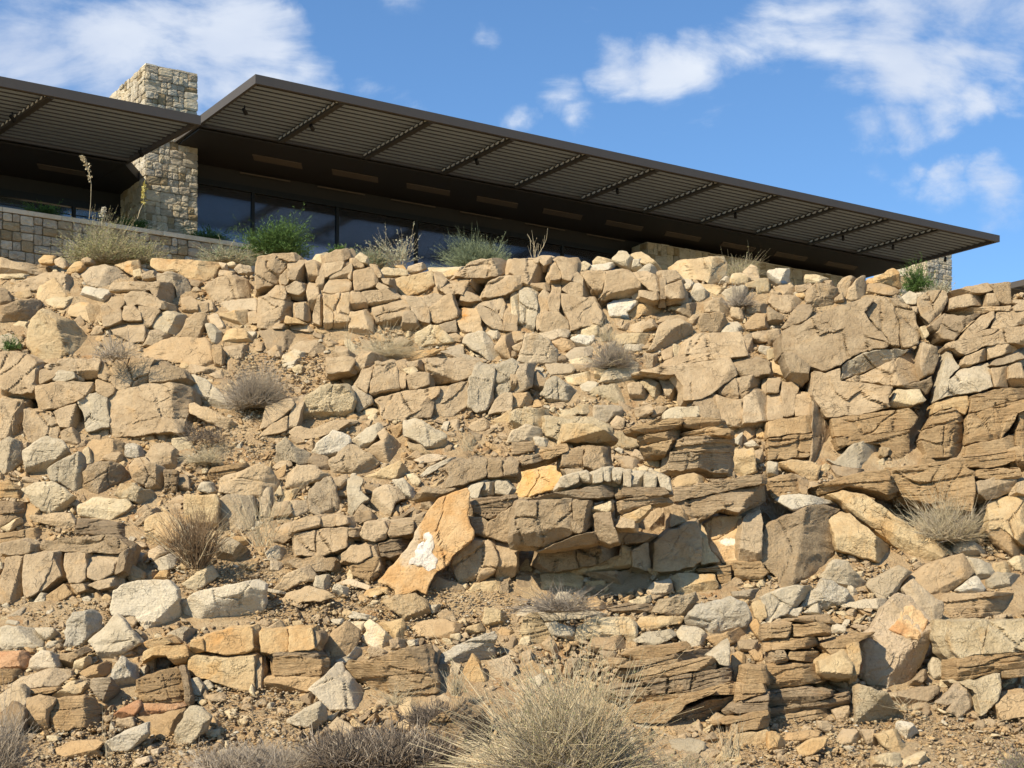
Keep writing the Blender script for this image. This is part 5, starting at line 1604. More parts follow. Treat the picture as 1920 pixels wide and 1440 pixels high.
# outcrops: one common leaning plane per outcrop, blocks set a little in or out of it
GL = {}
for it in ITEMS:
    if it['grp']: GL.setdefault(it['grp'], []).append(it)
LEAN = {'i': 1.1, 'j': .85, 'k': .85, 'l': .85, 'm': .85, 'r': .35, 'u': .45, 'v': .25, 'w': .5, 'b': .6, 't': .5}
SINK = {'v': -.30, 'r': -.15, 'u': 1.25, 's': .05, 't': .1, 'w': -.15, 'cc': -.15, 'z': -.2}
VREF = {'u': 1010, 'v': 1110, 's': 960, 'p': 950, 't': 900, 'w': 1090, 'r': 1110, 'j': 880, 'k': 880, 'l': 880, 'm': 880, 'i': 880, 'x': 1060, 'd': 640, 'e': 640, 'c': 640, 'h': 640}
VR2 = {'u': 1110, 's': 1110, 'p': 1110, 't': 1090, 'w': 1110, 'v': 1110, 'r': 1110}
for g, L in GL.items():
    vb = max(i['vb'] for i in L)
    vref = VREF.get(g, vb)
    D = float(dsurf(VR2.get(g, vref)))
    ln = LEAN.get(g, .7)
    if g in VR2: # stacked ledges share one cliff plane that starts at the foot of the cliff
        D = D + (VR2[g] - vref) * D / F * ln
    for i in L:
        i['plane'] = (D - SINK.get(g, 0), vref, ln)
        p = i['pts']; sl = box_slice(p)
        ins = inside(p, GX[sl], GY[sl])
        dep = i['plane'][0] + (vref - GY[sl]) * D / F * ln
        S[sl] = np.where(ins, np.minimum(S[sl], dep), S[sl])
        COV[sl] |= ins

_seed = 0
outroots = {}
npart = 0
for g, L in GL.items():
    D, vref, ln = L[0]['plane']
    cx = np.mean([i['c'][0] for i in L]); vb = max(i['vb'] for i in L)
    Dg = D + (vref - vb) * D / F * ln
    root = empty('rock_outcrop', P(cx, vb, Dg), OUTCROPS[g], 'rock outcrop')
    outroots[g] = root
    for i in L:
        _seed += 1; rg = np.random.default_rng(_seed)
        p = i['pts'].copy()
        c = i['c']; shr = .25 / max(4, math.sqrt(i['area']) * .5)
        p = c + (p - c) * (1 - shr)
        dj = rg.uniform(-.05, .06)
        code = i['code']; key = code[0] + ('*' if '*' in code else '') + ('=' if '=' in code else '') + '+'
        if key[0] == 'o': key = 'O' + key[1:]
        own = (ln * .75 + rg.uniform(-.22, .22)) if g not in 'vr' else .2
        Dc = D + (vref - c[1]) * D / F * ln - dj
        V, q, t1, t2, Sz = rock_mesh('rock_block', p, Dc, c[1], own, rg.uniform(-.16, .18) if i['area'] < 5000 else .12, i['rid'], rg, None, bedrock=True, flags=code, grow=(1.6 if g not in 'jklm' else .5), flare=g not in 'jklm', auto=i['area'] < 6000)
        make_obj('rock_block', V, q, t1, t2, rmat(key + ('^' if i['area'] > 5000 else '')), root); npart += 1

# --- loose rocks
loose = [i for i in ITEMS if not i['grp']]
# automatic gap fillers: pieces lying where nothing traced lies
DIRT = [[(430, 655), (610, 660), (600, 790), (440, 790)], [(350, 800), (520, 800), (500, 900), (380, 900)], [(280, 1040), (700, 1090), (960, 1110), (960, 1180), (560, 1190), (330, 1110)],
        [(-60, 1372), (340, 1340), (560, 1290), (600, 1480), (-60, 1480)], [(1380, 1350), (2000, 1330), (2000, 1480), (1380, 1480)], [(0, 1130), (220, 1125), (200, 1180), (90, 1180)], [(380, 1280), (560, 1270), (560, 1330), (400, 1340)]]
DM = np.zeros(GX.shape, bool)
for d in DIRT: DM |= inside(np.array(d, float), GX, GY)
CLEFT = [(1762, 655), (1768, 665), (1752, 720), (1748, 755), (1738, 790), (1728, 830), (1735, 880), (1700, 885), (1702, 830), (1712, 790), (1734, 750), (1741, 700)]
COV |= inside(np.array(CLEFT, float), GX, GY)
COV |= inside(np.array([(1715, 588), (1722, 582), (1740, 612), (1732, 618)], float), GX, GY)
for i in loose:
    sl = box_slice(i['pts']); COV[sl] |= inside(i['pts'], GX[sl], GY[sl])
fr = np.random.default_rng(99)
crest_v = np.interp(GX[0], [-60, 100, 400, 800, 1130, 1250, 1500, 1700, 1790, 1900, 2000], [512, 500, 505, 505, 508, 505, 530, 545, 555, 545, 545])
fills = []
for rad, tries in ((44, 700), (30, 1500), (22, 3400), (16, 5200), (11, 9000), (7.5, 16000), (5, 16000)):
    for _ in range(tries):
        x = fr.uniform(-300, 2220); y = fr.uniform(500, 1470)
        if (x < -40 or x > 1960) and rad < 16: continue
        if y < np.interp(x, GX[0], crest_v) + rad * .9: continue
        if rad == 44 and -50 < x < 1970: continue
        gx_, gy_ = int((x + XO) / RS), int((y - 440) / RS)
        if gy_ >= GH or COV[gy_, gx_]: continue
        if DM[gy_, gx_] and (rad > 16 or fr.random() < .60): continue
        k = fr.integers(4, 7); an = np.sort(fr.uniform(0, 6.28, k) * .35 + np.arange(k) * 6.283 / k * .65 + fr.uniform(0, 6))
        rr = rad * fr.uniform(.72, 1.12, k); as_ = fr.uniform(.55, .95); ro = fr.uniform(-.7, .5)
        px = np.cos(an) * rr; py = np.sin(an) * rr * as_
        p = np.stack([x + px * math.cos(ro) - py * math.sin(ro), y + px * math.sin(ro) + py * math.cos(ro)], -1)
        sl = box_slice(p); ins = inside(p, GX[sl], GY[sl])
        if ins.sum() < 2: continue
        if (ins & COV[sl]).sum() > .26 * ins.sum(): continue
        COV[sl] |= ins
        code = fr.choice(['t', 't', 't', 't', 'g', 'y', 's', 's', 'b', 'Y'])
        fills.append(dict(code=str(code), grp='', pts=p, rid=[], label='', short='', area=abs(area(p)), c=centroid(p), vb=p[:, 1].max(), fill=True))
for f in fills: f['behind'] = .10
allr = loose + fills
thr = sorted([i['area'] for i in allr if not i['label']], reverse=True)
nlab = sum(1 for i in allr if i['label'])
thr = sorted([i['area'] for i in allr if not i['label'] and -20 < i['c'][0] < 1940], reverse=True)
cut = thr[max(0, 298 - nlab)]
special = {
    'W': dict(a='O', mat=lambda: rock_mat('stone_orange_slab', (.52, .30, .12), (.57, .39, .20), stain=(.64, .29, .06), stain_amt=.7, crack=.25, var=.2, accent=[((.50, .39, .255), -.30, .98, .22, .50)])),
    'W2': dict(a='O', mat=lambda: rock_mat('stone_orange_flat', (.64, .38, .13), (.66, .46, .22), stain=(.66, .33, .08), stain_amt=.5, crack=.15, var=.2)),
    'O2': dict(a='O', mat=lambda: rock_mat('stone_orange_pale', (.56, .37, .18), (.62, .46, .27), stain=(.62, .33, .11), stain_amt=.6, crack=.2, var=.2, accent=[((.78, .70, .56), .05, .42, .16, .07)])),
    'W3': dict(a='y', mat=lambda: rock_mat('stone_marbled', (.62, .47, .26), (.68, .56, .38), stain=(.60, .32, .09), stain_amt=1.0, crack=.2, var=.2)),
    'B': dict(a='w', mat=lambda: rock_mat('stone_blue_tinted', (.58, .50, .36), (.66, .60, .48), stain=(.35, .40, .42), stain_amt=.7, accent=[((.22, .33, .44), .10, .05, .13, .06)])),
    'Q': dict(a='g', mat=lambda: rock_mat('stone_speckled', (.50, .385, .23), (.58, .47, .32), stain=(.58, .38, .16), stain_amt=.7, rough=True, pebbly=True, var=.2, accent=[((.58, .54, .44), -.28, .98, .14, .30)])),
    'P': dict(a='t', mat=lambda: rock_mat('stone_red_stained', (.42, .32, .20), (.50, .39, .26), stain=(.50, .28, .13), stain_amt=.5, crack=.25, var=.2, accent=[((.42, .17, .07), -.58, .42, .05, .18)])),
}
def words(i):
    p = i['pts']; w = np.ptp(p[:, 0]); h = np.ptp(p[:, 1]); a = i['area']
    sz = 'large' if a > 4200 else ('mid-sized' if a > 1500 else ('small' if a > 600 else 'tiny'))
    shp = 'elongated' if w > 2.3 * h else ('flattish' if w > 1.55 * h else ('upright' if h > 1.35 * w else 'blocky'))
    return sz, CW.get(i['code'][0], 'tan'), shp
LM = [(i['short'], i['c'], i) for i in loose if i['short']]
used = {}
def rel(dx, dy):
    a = math.degrees(math.atan2(-dy, dx)) % 360
    return ['right of', 'up and right of', 'above', 'up and left of', 'left of', 'down and left of', 'below', 'down and right of'][int(((a + 22.5) % 360) // 45)]
def autolabel(i):
    sz, cw, shp = words(i); c = i['c']
    ds = sorted(((np.hypot(*(c - q)), s, q) for s, q, o in LM if o is not i), key=lambda t: t[0])
    base = f"{sz} {cw} rock"
    opts = [f"{sz} {cw} {shp} rock {rel(*(c - ds[k][2]))} the {ds[k][1]}" for k in (0, 1, 2, 3)]
    for s in opts:
        if len(s.split()) <= 16 and s not in used:
            used[s] = i; return s, None
    for s in [f"{sz} {cw} rock between the {ds[a][1]} and the {ds[b][1]}" for a, b in ((0, 1), (0, 2), (1, 2), (0, 3), (1, 3))]:
        if len(s.split()) <= 16 and s not in used:
            used[s] = i; return s, None
    return opts[0], None

INOFF = {'W': (480, 780), 'P': (1440, 1080)}
INLAY = {
 'W': ('pale_scar', [(1255, 870), (1300, 850), (1335, 930), (1330, 1000), (1365, 1080), (1350, 1150), (1300, 1175), (1240, 1130), (1140, 1120), (1150, 1080), (1190, 1060), (1200, 990), (1235, 940)],
       lambda: rock_mat('chalky_white_scar', (.55, .48, .38), (.72, .67, .59), stain=(.60, .40, .20), stain_amt=.4, crack=.2, var=0, mottle=.5), "white chalky scar"),
 'P': ('stained_face', [(900, 400), (990, 310), (1000, 220), (1080, 215), (1140, 255), (1205, 330), (1130, 490), (1040, 470)],
       lambda: rock_mat('rusty_orange_face', (.50, .28, .12), (.60, .41, .21), stain=(.48, .20, .07), stain_amt=.8, crack=.2, var=0), "glowing orange broken face"),
}
rest = {}
nloose = 0
for i in sorted(allr, key=lambda q: -q['area']):
    _seed += 1; rg = np.random.default_rng(_seed + 5000)
    p = i['pts']; c = i['c']; code = i['code']
    sl = box_slice(p); ins = inside(p, GX[sl], GY[sl])
    flat = np.ptp(p[:, 0]) > 2 * np.ptp(p[:, 1])
    lean = rg.uniform(.0, .75) if not flat else rg.uniform(.6, 1.2)
    D0 = float(dsurf(i['vb'] + 2))
    m = D0 / F
    if ins.sum() > 0:
        if i.get('fill'):
            # sits on the field: follow it and keep a bit back
            Dm = float(np.median(S[sl][ins] - (c[1] - GY[sl][ins]) * m * lean))
            Dc = Dm - .02 + i['behind'] * .3
        else:
            Dc = float(np.percentile(S[sl][ins] - (c[1] - GY[sl][ins]) * m * lean, 6)) - .05
    else:
        Dc = D0 - (i['vb'] - c[1]) * m * lean * 0
    if code == 'Q': Dc -= .45
    key = code if code in special else code[0] + ('*' if '*' in code else '') + ('=' if '=' in code else '')
    if key[0] == 'o' : key = 'O' + key[1:]
    own = i['label'] or (i['area'] >= cut and -20 < c[0] < 1940)
    fac = None
    if code in ('W', 'W2', 'O2'): fac = 0
    if code in ('P',): fac = 3
    V, q, t1, t2, Sz = rock_mesh('rock', p, Dc, c[1], lean if code not in ('W', 'O2') else .45, (.16 if code in special else rg.uniform(-.25, .35)) if not (i['rid'] and code not in special) else rg.uniform(-.08, .10), i['rid'], rg, None, flags=code,
                                 thick=(.16 if code in ('W', 'W2', 'O2') else None), facets=fac, amp=(.5 if code in ('W', 'W2', 'O2') or code[0] == 'G' else 1.0),
                                 step=(None if own else (3.6 if -60 < c[0] < 1980 else 7.0)), grow=(1.2 if not i.get('fill') else .4), auto=code not in ('W', 'W2', 'O2', 'P', 'Q'))
    if own:
        mt = special[code]['mat']() if code in special else rmat(key)
        o = make_obj('rock', V, q, t1, t2, mt)
        if i['label']: tag(o, i['label'], 'rock', 'loose rocks on the slope')
        else:
            lb, _ = autolabel(i); tag(o, lb, 'rock', 'loose rocks on the slope')
        nloose += 1
        if code in INLAY:
            nm_, poly, mt_, lab_ = INLAY[code]
            poly = np.array(poly, float) / 4 + INOFF[code]
            U = UC + V[:, 0] / V[:, 1] * F; VV_ = VH - (V[:, 2] - ZC) / V[:, 1] * F
            nf_ = int(len(V) * .8); sel = inside(poly, U[:nf_], VV_[:nf_])
            cp = centroid(poly); Am = np.stack([np.ones(sel.sum()), U[:nf_][sel] - cp[0], VV_[:nf_][sel] - cp[1]], -1)
            co, *_ = np.linalg.lstsq(Am, V[:nf_][sel][:, 1], rcond=None)
            mm = co[0] / F
            V2, q2, a2, b2, _s = rock_mesh(nm_, poly, co[0] - (.015 if code == 'W' else .03), cp[1], -co[2] / mm, -co[1] / mm, [], rg, None, facets=0, amp=.35, auto=False, thick=.12, grow=0, flags='*')
            ch = make_obj(nm_, V2, q2, a2, b2, mt_(), o); ch['label'] = lab_
    else:
        rest.setdefault(key if key not in special else 't', []).append((V, q, t1, t2))

def join_stuff(name, lst, mat):
    Vs, Q_, T1, T2 = [], [], [], []; off = 0
    for V, q, t1, t2 in lst:
        Vs.append(V); Q_.append(q + off); T1.append(t1 + off); T2.append(t2 + off); off += len(V)
    o = make_obj(name, np.concatenate(Vs), np.concatenate(Q_), np.concatenate(T1), np.concatenate(T2), mat)
    return tag(o, kind='stuff')
NM = {'t': 'tan', 'g': 'grey', 'y': 'cream', 'Y': 'ochre', 'O': 'orange', 'w': 'whitish', 'b': 'brown', 's': 'banded', 'R': 'red', 'G': 'grey', 'S': 'tan', 'D': 'dark'}
for k, lst in rest.items():
    o = join_stuff('rubble', lst, rmat(k))
    tag(o, f"{NM[k[0]]} small broken stones lying in the gaps between the larger rocks", 'rubble', 'rubble between the rocks')

# --- gravel and chips on the open dirt and in the joints
def gravel():
    base = []
    for s in range(10):
        rg = np.random.default_rng(s)
        # flattened octahedron-like chip
        v = np.array([(1, 0, 0), (-1, 0, 0), (0, 1, 0), (0, -1, 0), (0, 0, 1), (0, 0, -1), (.6, .6, .4), (-.6, -.5, .45)], float)
        v = v * rg.uniform(.6, 1.15, (8, 1)); v *= (1, rg.uniform(.6, 1), rg.uniform(.3, .7))
        f = np.array([(4, 6, 2), (4, 0, 6), (6, 0, 2), (4, 2, 1), (4, 1, 7), (4, 7, 3), (7, 1, 3), (4, 3, 0), (5, 2, 0), (5, 1, 2), (5, 3, 1), (5, 0, 3)])
        base.append((v, f))
    mats = ['t', 'y', 's', 'w', 'O']
    for mi, mk in enumerate(mats):
        rg = np.random.default_rng(500 + mi)
        Vs, Fs = [], []; off = 0
        N = dict(t=11000, y=3200, s=7000, w=900, O=1800)[mk]
        k = 0; tries = 0
        while k < N and tries < N * 12:
            tries += 1
            u = rg.uniform(-40, 1960); v = rg.uniform(520, 1475)
            gx_, gy_ = int((u + XO) / RS), int((v - 440) / RS)
            if gy_ >= GH: continue
            dm = DM[gy_, gx_]
            if not dm and (COV[gy_, gx_] or rg.random() < .35): continue
            if v < np.interp(u, GX[0], crest_v) + 6: continue
            D = float(S[gy_, gx_]) if not dm else float(dsurf(v))
            r = rg.gamma(2.0, 1.0) + 1.0
            r = min(r, 7.5) * D / F
            x = (u - UC) / F * D
            z = float(ground_z(np.array(x), np.array(D))) if dm else ZC + (VH - v) / F * D
            if dm: z += .0
            a = rg.uniform(0, 6.28, 3); b, f = base[rg.integers(10)]
            ca, sa = math.cos(a[0]), math.sin(a[0]); cb, sb = math.cos(a[1] * .15), math.sin(a[1] * .15)
            Rz = np.array([[ca, -sa, 0], [sa, ca, 0], [0, 0, 1]]); Rx = np.array([[1, 0, 0], [0, cb, -sb], [0, sb, cb]])
            w = (b * r) @ (Rz @ Rx).T + (x, D, z + r * .2)
            Vs.append(w); Fs.append(f + off); off += 8; k += 1
        o = mesh_np('gravel', np.concatenate(Vs), np.concatenate(Fs), rmat(mk))
        tag(o, f"{NM[mk]} stone chips scattered on the bare dirt of the slope", 'gravel', 'stone chips on the dirt', 'stuff')
gravel()

# ------------------------------------------------------------------ plants
def plant_mat(name, col, var=.25, trans=False):
    m, n, l, b = new_mat(name)
    tc = n.new('ShaderNodeTexCoord'); nz = n.new('ShaderNodeTexNoise'); nz.inputs['Scale'].default_value = 14
    nz.inputs['Detail'].default_value = 3
    l.new(tc.outputs['Object'], nz.inputs['Vector'])
    mx = n.new('ShaderNodeMix'); mx.data_type = 'RGBA'
    mx.inputs['A'].default_value = tuple(c * (1 - var) for c in col) + (1,); mx.inputs['B'].default_value = tuple(c * (1 + var) for c in col) + (1,)
    mr = n.new('ShaderNodeMapRange'); mr.inputs['From Min'].default_value = .3; mr.inputs['From Max'].default_value = .7
    l.new(nz.outputs['Fac'], mr.inputs['Value']); l.new(mr.outputs[0], mx.inputs['Factor'])
    l.new(mx.outputs['Result'], b.inputs['Base Color'])
    b.inputs['Roughness'].default_value = .75; b.inputs['Specular IOR Level'].default_value = .2
    return m
PM = dict(
    straw=plant_mat('straw_stem', (.50, .42, .27)), twig=plant_mat('grey_twig', (.40, .335, .25)), dark=plant_mat('dark_twig', (.17, .135, .10)),
    mid=plant_mat('weathered_twig', (.29, .245, .19)), brown=plant_mat('brown_spine', (.22, .15, .085)), green=plant_mat('bright_leaf', (.085, .15, .035)),
    dgreen=plant_mat('green_stem', (.06, .10, .03)), olive=plant_mat('olive_leaf', (.26, .26, .115)), ggreen=plant_mat('grey_green_leaf', (.20, .235, .135)),
    pale=plant_mat('pale_grey_leaf', (.36, .36, .25)), yellow=plant_mat('yellow_flower', (.55, .48, .16)), white=plant_mat('white_seed_head', (.6, .56, .45)))

def twigs(rg, n, w, h, dep, mode, seg=4, L=(.5, 1.0), curl=.25, th=.004, branch=2, spread=1.0):
    """polylines in local metres; base at origin region"""
    lines = []; seed0 = rg.uniform(0, 50)
    for _ in range(n):
        a = rg.uniform(0, 6.283); r0 = math.sqrt(rg.random())
        bx, by = math.cos(a) * r0, math.sin(a) * r0
        if mode == 'dome':       # radiate from a small base
            st = np.array([bx * w * .10, by * dep * .10, 0])
            el = math.acos(rg.uniform(.02, 1)); az = rg.uniform(0, 6.283)
            d = np.array([math.sin(el) * math.cos(az) * w * .5, math.sin(el) * math.sin(az) * dep * .5, math.cos(el) * h])
            ln = rg.uniform(*L)
            d = d * ln
        elif mode == 'mat':      # tangle lying over an area
            st = np.array([bx * w * .5, by * dep * .5, rg.uniform(0, h * .55) * (1 - r0 * .6)])
            el = rg.uniform(.2, 1.5); az = rg.uniform(0, 6.283); ln = rg.uniform(*L) * h
            d = np.array([math.sin(el) * math.cos(az), math.sin(el) * math.sin(az), abs(math.cos(el))]) * ln
        else:                    # 'tuft': upright blades from a narrow foot
            st = np.array([bx * w * .18, by * dep * .18, 0])
            ln = rg.uniform(*L)
            d = np.array([rg.normal(0, .26 * spread) * w, rg.normal(0, .26 * spread) * dep, h * ln])
        if mode == 'dome':       # clumpy, uneven crown
            dn = d / (np.linalg.norm(d) + 1e-9)
            d = d * (.62 + .62 * float(np.clip(.5 + fbm(dn[None] * 2.2 + seed0, 3)[0] * 1.5, 0, 1)))
            st = st + np.array([rg.normal(0, .09) * w, rg.normal(0, .09) * dep, 0])
        nd = np.linalg.norm(d)
        bend = rg.normal(0, curl, 3) * nd; bend[2] = -abs(bend[2]) * .7
        pts = []; walk = np.zeros(3); k0 = seg + 1
        for s in np.linspace(0, 1, k0):
            pts.append(st + d * s + bend * s * s * .6 + walk)
            walk = walk + rg.normal(0, .045, 3) * nd
        pts = np.array(pts); lines.append((pts, th))
        for _b in range(branch):
            s = rg.integers(1, seg - 1) if seg > 2 else 0
            p0 = pts[s]; dd = (pts[-1] - pts[0]) * rg.uniform(.25, .55) + rg.normal(0, .28, 3) * np.linalg.norm(d) * .55
            if dd[2] < 0 and mode != 'mat': dd[2] *= -.4
            q = np.array([p0 + dd * t + rg.normal(0, .01, 3) * t for t in (0, .5, 1)])
            lines.append((q, th * .7))
    return lines

def lines_mesh(lines):
    Vs, Fs = [], []; off = 0
    for pts, th in lines:
        n = len(pts); d = np.gradient(pts, axis=0); d /= np.linalg.norm(d, axis=1)[:, None] + 1e-9
        up = np.tile([.3, .2, 1.0], (n, 1)); a = np.cross(d, up); a /= np.linalg.norm(a, axis=1)[:, None] + 1e-9
        b = np.cross(d, a)
        r = th * np.linspace(1, .35, n)[:, None]
        ring = np.stack([pts + a * r, pts + (-.5 * a + .866 * b) * r, pts + (-.5 * a - .866 * b) * r], 1)
        Vs.append(ring.reshape(-1, 3))
        i = np.arange(n - 1)[:, None] * 3; k = np.arange(3)[None, :]
        f = np.stack([i + k, i + (k + 1) % 3, i + 3 + (k + 1) % 3, i + 3 + k], -1).reshape(-1, 4)
        Fs.append(f + off); off += 3 * n
    return np.concatenate(Vs), np.concatenate(Fs)

def leaves_mesh(rg, lines, per, size, asp=.4, tips=.3):
    Vs, Fs = [], []; off = 0
    for pts, th in lines:
        for _ in range(per):
            s = rg.uniform(tips, 1) * (len(pts) - 1); i = min(int(s), len(pts) - 2); p = pts[i] + (pts[i + 1] - pts[i]) * (s - i)
            d = pts[i + 1] - pts[i]; d = d / (np.linalg.norm(d) + 1e-9) + rg.normal(0, .7, 3); d /= np.linalg.norm(d)
            sd_ = np.cross(d, rg.normal(0, 1, 3)); sd_ /= np.linalg.norm(sd_) + 1e-9
            L = size * rg.uniform(.6, 1.3)
            Vs.append(np.array([p, p + d * L * .5 + sd_ * L * asp * .5, p + d * L, p + d * L * .5 - sd_ * L * asp * .5]))
            Fs.append(np.array([[0, 1, 2, 3]]) + off); off += 4
    return np.concatenate(Vs), np.concatenate(Fs)

def sfield(u, v):
    gx_ = int(np.clip((u + XO) / RS, 0, GW - 1)); gy_ = int(np.clip((v - 440) / RS, 0, GH - 1))
    return float(S[gy_, gx_])

pn = 0
def plant(name, u, v, w, h, label, cat, group, stem, mode='dome', n=300, leaf=None, D=None, fwd=.25, depf=.8, **kw):
    """u,v = foot in photo pixels, w,h = size in photo pixels"""
    global pn; pn += 1
    rg = np.random.default_rng(900 + pn)
    if D is None: D = sfield(u, min(v, 1500)) - fwd if v < 1440 else float(dsurf(v)) - fwd
    m = D / F; base = P(u, v, D)
    lp = kw.pop('per', 4); ls = kw.pop('lsize', .03); la = kw.pop('lasp', .4); lt = kw.pop('tips', .3); extra = kw.pop('extra', None)
    ln = twigs(rg, n, w * m, h * m, w * m * depf, mode, **kw)
    r = empty(name, base, label, cat, group)
    V, f = lines_mesh(ln); mesh_np('stems', V + np.array(base), f, PM[stem], r, origin=tuple(base))
    if leaf:
        V, f = leaves_mesh(rg, ln, lp, ls, la, lt); mesh_np('foliage', V + np.array(base), f, PM[leaf], r, origin=tuple(base))
    if extra:
        st, nn, kk = extra
        l2 = twigs(rg, nn, w * m, h * m, w * m * depf, mode, **kk)
        V, f = lines_mesh(l2); mesh_np('dead_stems', V + np.array(base), f, PM[st], r, origin=tuple(base))
    return r

# on and behind the crest
G1 = 'green shrubs along the crest'
plant('green_bush', 525, 476, 135, 72, "bright green feathery bush in front of the windows, end of the retaining wall", 'bush', G1, 'dgreen', 'dome', 420, 'green', D=41.5, L=(.6, 1.05), curl=.12, th=.005, branch=3, per=9, lsize=.075, lasp=.22, tips=.25)
plant('pale_shrub', 190, 492, 190, 84, "broad pale olive shrub with white seed heads in front of the retaining wall", 'shrub', G1, 'straw', 'dome', 520, 'olive', D=38.6, L=(.5, 1.05), curl=.2, th=.004, branch=3, per=7, lsize=.04, lasp=.5)
plant('pale_shrub', 262, 492, 120, 66, "smaller pale olive shrub right of the broad one at the retaining wall", 'shrub', G1, 'straw', 'dome', 240, 'olive', D=38.8, L=(.5, 1.0), curl=.2, th=.004, branch=3, per=6, lsize=.035, lasp=.5)
plant('low_shrub', 425, 492, 130, 42, "low grey-green shrub against the end of the retaining wall, left of the green bush", 'shrub', G1, 'straw', 'dome', 260, 'ggreen', D=38.9, L=(.5, 1.0), curl=.2, th=.004, branch=3, per=6, lsize=.035, lasp=.45)
plant('terrace_plant', 80, 402, 80, 22, "small green plant on the terrace behind the retaining wall cap, far left", 'plant', G1, 'dgreen', 'dome', 120, 'green', D=43, L=(.6, 1), per=8, lsize=.05)
plant('terrace_plant', 252, 428, 64, 24, "small green plant at the foot of the stone chimney", 'plant', G1, 'dgreen', 'dome', 120, 'green', D=45.3, L=(.6, 1), per=8, lsize=.05)
plant('terrace_plant', 388, 450, 100, 26, "low green plants behind the wall cap, right of the chimney foot", 'plant', G1, 'dgreen', 'dome', 160, 'green', D=45.8, L=(.6, 1), per=8, lsize=.05)
plant('green_tuft', 640, 478, 60, 22, "small bright green tuft on the crest, right of the bright green bush", 'plant', G1, 'dgreen', 'dome', 120, 'green', D=40.5, L=(.6, 1), per=7, lsize=.05)
plant('grey_green_shrub', 695, 500, 100, 50, "grey-green leafy shrub on the crest below the second mullion", 'shrub', G1, 'straw', 'dome', 300, 'ggreen', D=39.3, L=(.5, 1), curl=.2, th=.004, per=7, lsize=.045, lasp=.4)
plant('stalky_shrub', 748, 500, 80, 60, "stalky shrub with pale leaves on the crest, right of the grey-green leafy shrub", 'shrub', G1, 'straw', 'tuft', 42, 'pale', D=39.1, L=(.4, 1.05), curl=.12, th=.006, per=10, lsize=.05, lasp=.45, spread=1.3)
plant('spiky_bush', 895, 502, 135, 72, "spiky grey-green bush standing on the crest in the middle of the windows", 'bush', G1, 'ggreen', 'dome', 620, 'ggreen', D=39.0, L=(.45, 1.05), curl=.08, th=.006, branch=3, per=3, lsize=.07, lasp=.15, tips=.4)
plant('bare_stalks', 1000, 492, 60, 58, "few bare pale stalks on the crest against the dark windows", 'plant', G1, 'straw', 'tuft', 8, None, D=38.9, L=(.6, 1.05), curl=.1, th=.008, branch=1, spread=.9)
plant('green_tuft', 1722, 545, 66, 58, "green grassy tuft at the right end of the crest, beside the stone pillar", 'plant', G1, 'dgreen', 'dome', 230, 'green', D=39.5, L=(.5, 1.05), curl=.1, th=.006, per=6, lsize=.08, lasp=.16)
plant('dry_shrub', 1760, 550, 70, 30, "dry straw shrub right of the green tuft on the crest", 'shrub', G1, 'straw', 'dome', 130, 'pale', D=39.2, L=(.5, 1.0), per=3, lsize=.04)
plant('dry_grass', 1385, 528, 90, 48, "straw-coloured grass on the crest right of the largest cream boulder", 'grass tuft', G1, 'straw', 'tuft', 150, 'olive', D=39.0, L=(.5, 1.0), curl=.1, th=.004, per=2, lsize=.035, spread=1.1)
def stalk(u, v, pts, label, D, mat, head):
    r = empty('flower_stalk', P(u, v, D), label, 'plant')
    L = np.array([P(x, y, D) for x, y in pts]); V, f = lines_mesh([(L, .009)])
    mesh_np('stem', V, f, PM['straw'], r, origin=tuple(r.location))
    rg = np.random.default_rng(int(u)); lines = []
    n = len(L)
    for _ in range(70):
        s = rg.uniform(.45, 1) * (n - 1); i = min(int(s), n - 2); p = L[i] + (L[i + 1] - L[i]) * (s - i)
        lines.append((np.array([p, p + rg.normal(0, .035, 3)]), .01))
    V, f = leaves_mesh(rg, lines, 3, .05, .6, 0); fh = mesh_np('flower_head', V, f, PM[head], r, origin=tuple(r.location)); tag(fh, kind='stuff')
stalk(167, 400, [(167, 410), (170, 380), (171, 345), (166, 318), (160, 302), (152, 291)], "tall thin dry stalk rising in front of the left canopy", 38.3, 'straw', 'straw')
stalk(262, 420, [(258, 410), (262, 395), (270, 378), (268, 360), (271, 345)], "yellowish flower stalk in front of the chimney foot", 38.5, 'yellow', 'yellow')
stalk(192, 415, [(190, 420), (193, 405), (194, 390)], "short white seed stalk above the broad olive shrub", 38.2, 'white', 'white')

# dead and dry bushes on the slope
G2 = 'dry bushes among the rocks'
plant('dead_bush', 215, 672, 120, 60, "dead grey twigs fanning out right of the pyramid boulder", 'dead bush', G2, 'twig', 'dome', 120, None, L=(.5, 1.1), curl=.15, th=.007, branch=2, fwd=.45)
plant('dead_bush', 478, 762, 150, 106, "round grey dead bush left of centre, above the dirt patch", 'dead bush', G2, 'twig', 'dome', 900, None, L=(.55, 1.02), curl=.3, th=.0045, branch=3, fwd=.35, extra=('mid', 260, dict(L=(.3, .8), curl=.4, th=.005, branch=2)))
plant('dead_bush', 725, 668, 170, 58, "thin straw twigs below the stained pinnacle, centre left", 'dead bush', G2, 'straw', 'dome', 300, None, L=(.5, 1.15), curl=.2, th=.004, branch=2, fwd=.4)
plant('dry_stalks', 655, 660, 30, 58, "two thin straw stalks at the foot of the stained pinnacle", 'plant', G2, 'straw', 'tuft', 9, None, L=(.5, 1.2), curl=.12, th=.006, branch=0, fwd=.5)
plant('dead_bush', 1150, 688, 120, 62, "tangled grey dead bush on the slope right of centre, left of the tilted slab", 'dead bush', G2, 'mid', 'dome', 420, None, L=(.5, 1.05), curl=.3, th=.005, branch=3, fwd=.3, extra=('straw', 90, dict(L=(.6, 1.2), curl=.2, th=.005, branch=2)))
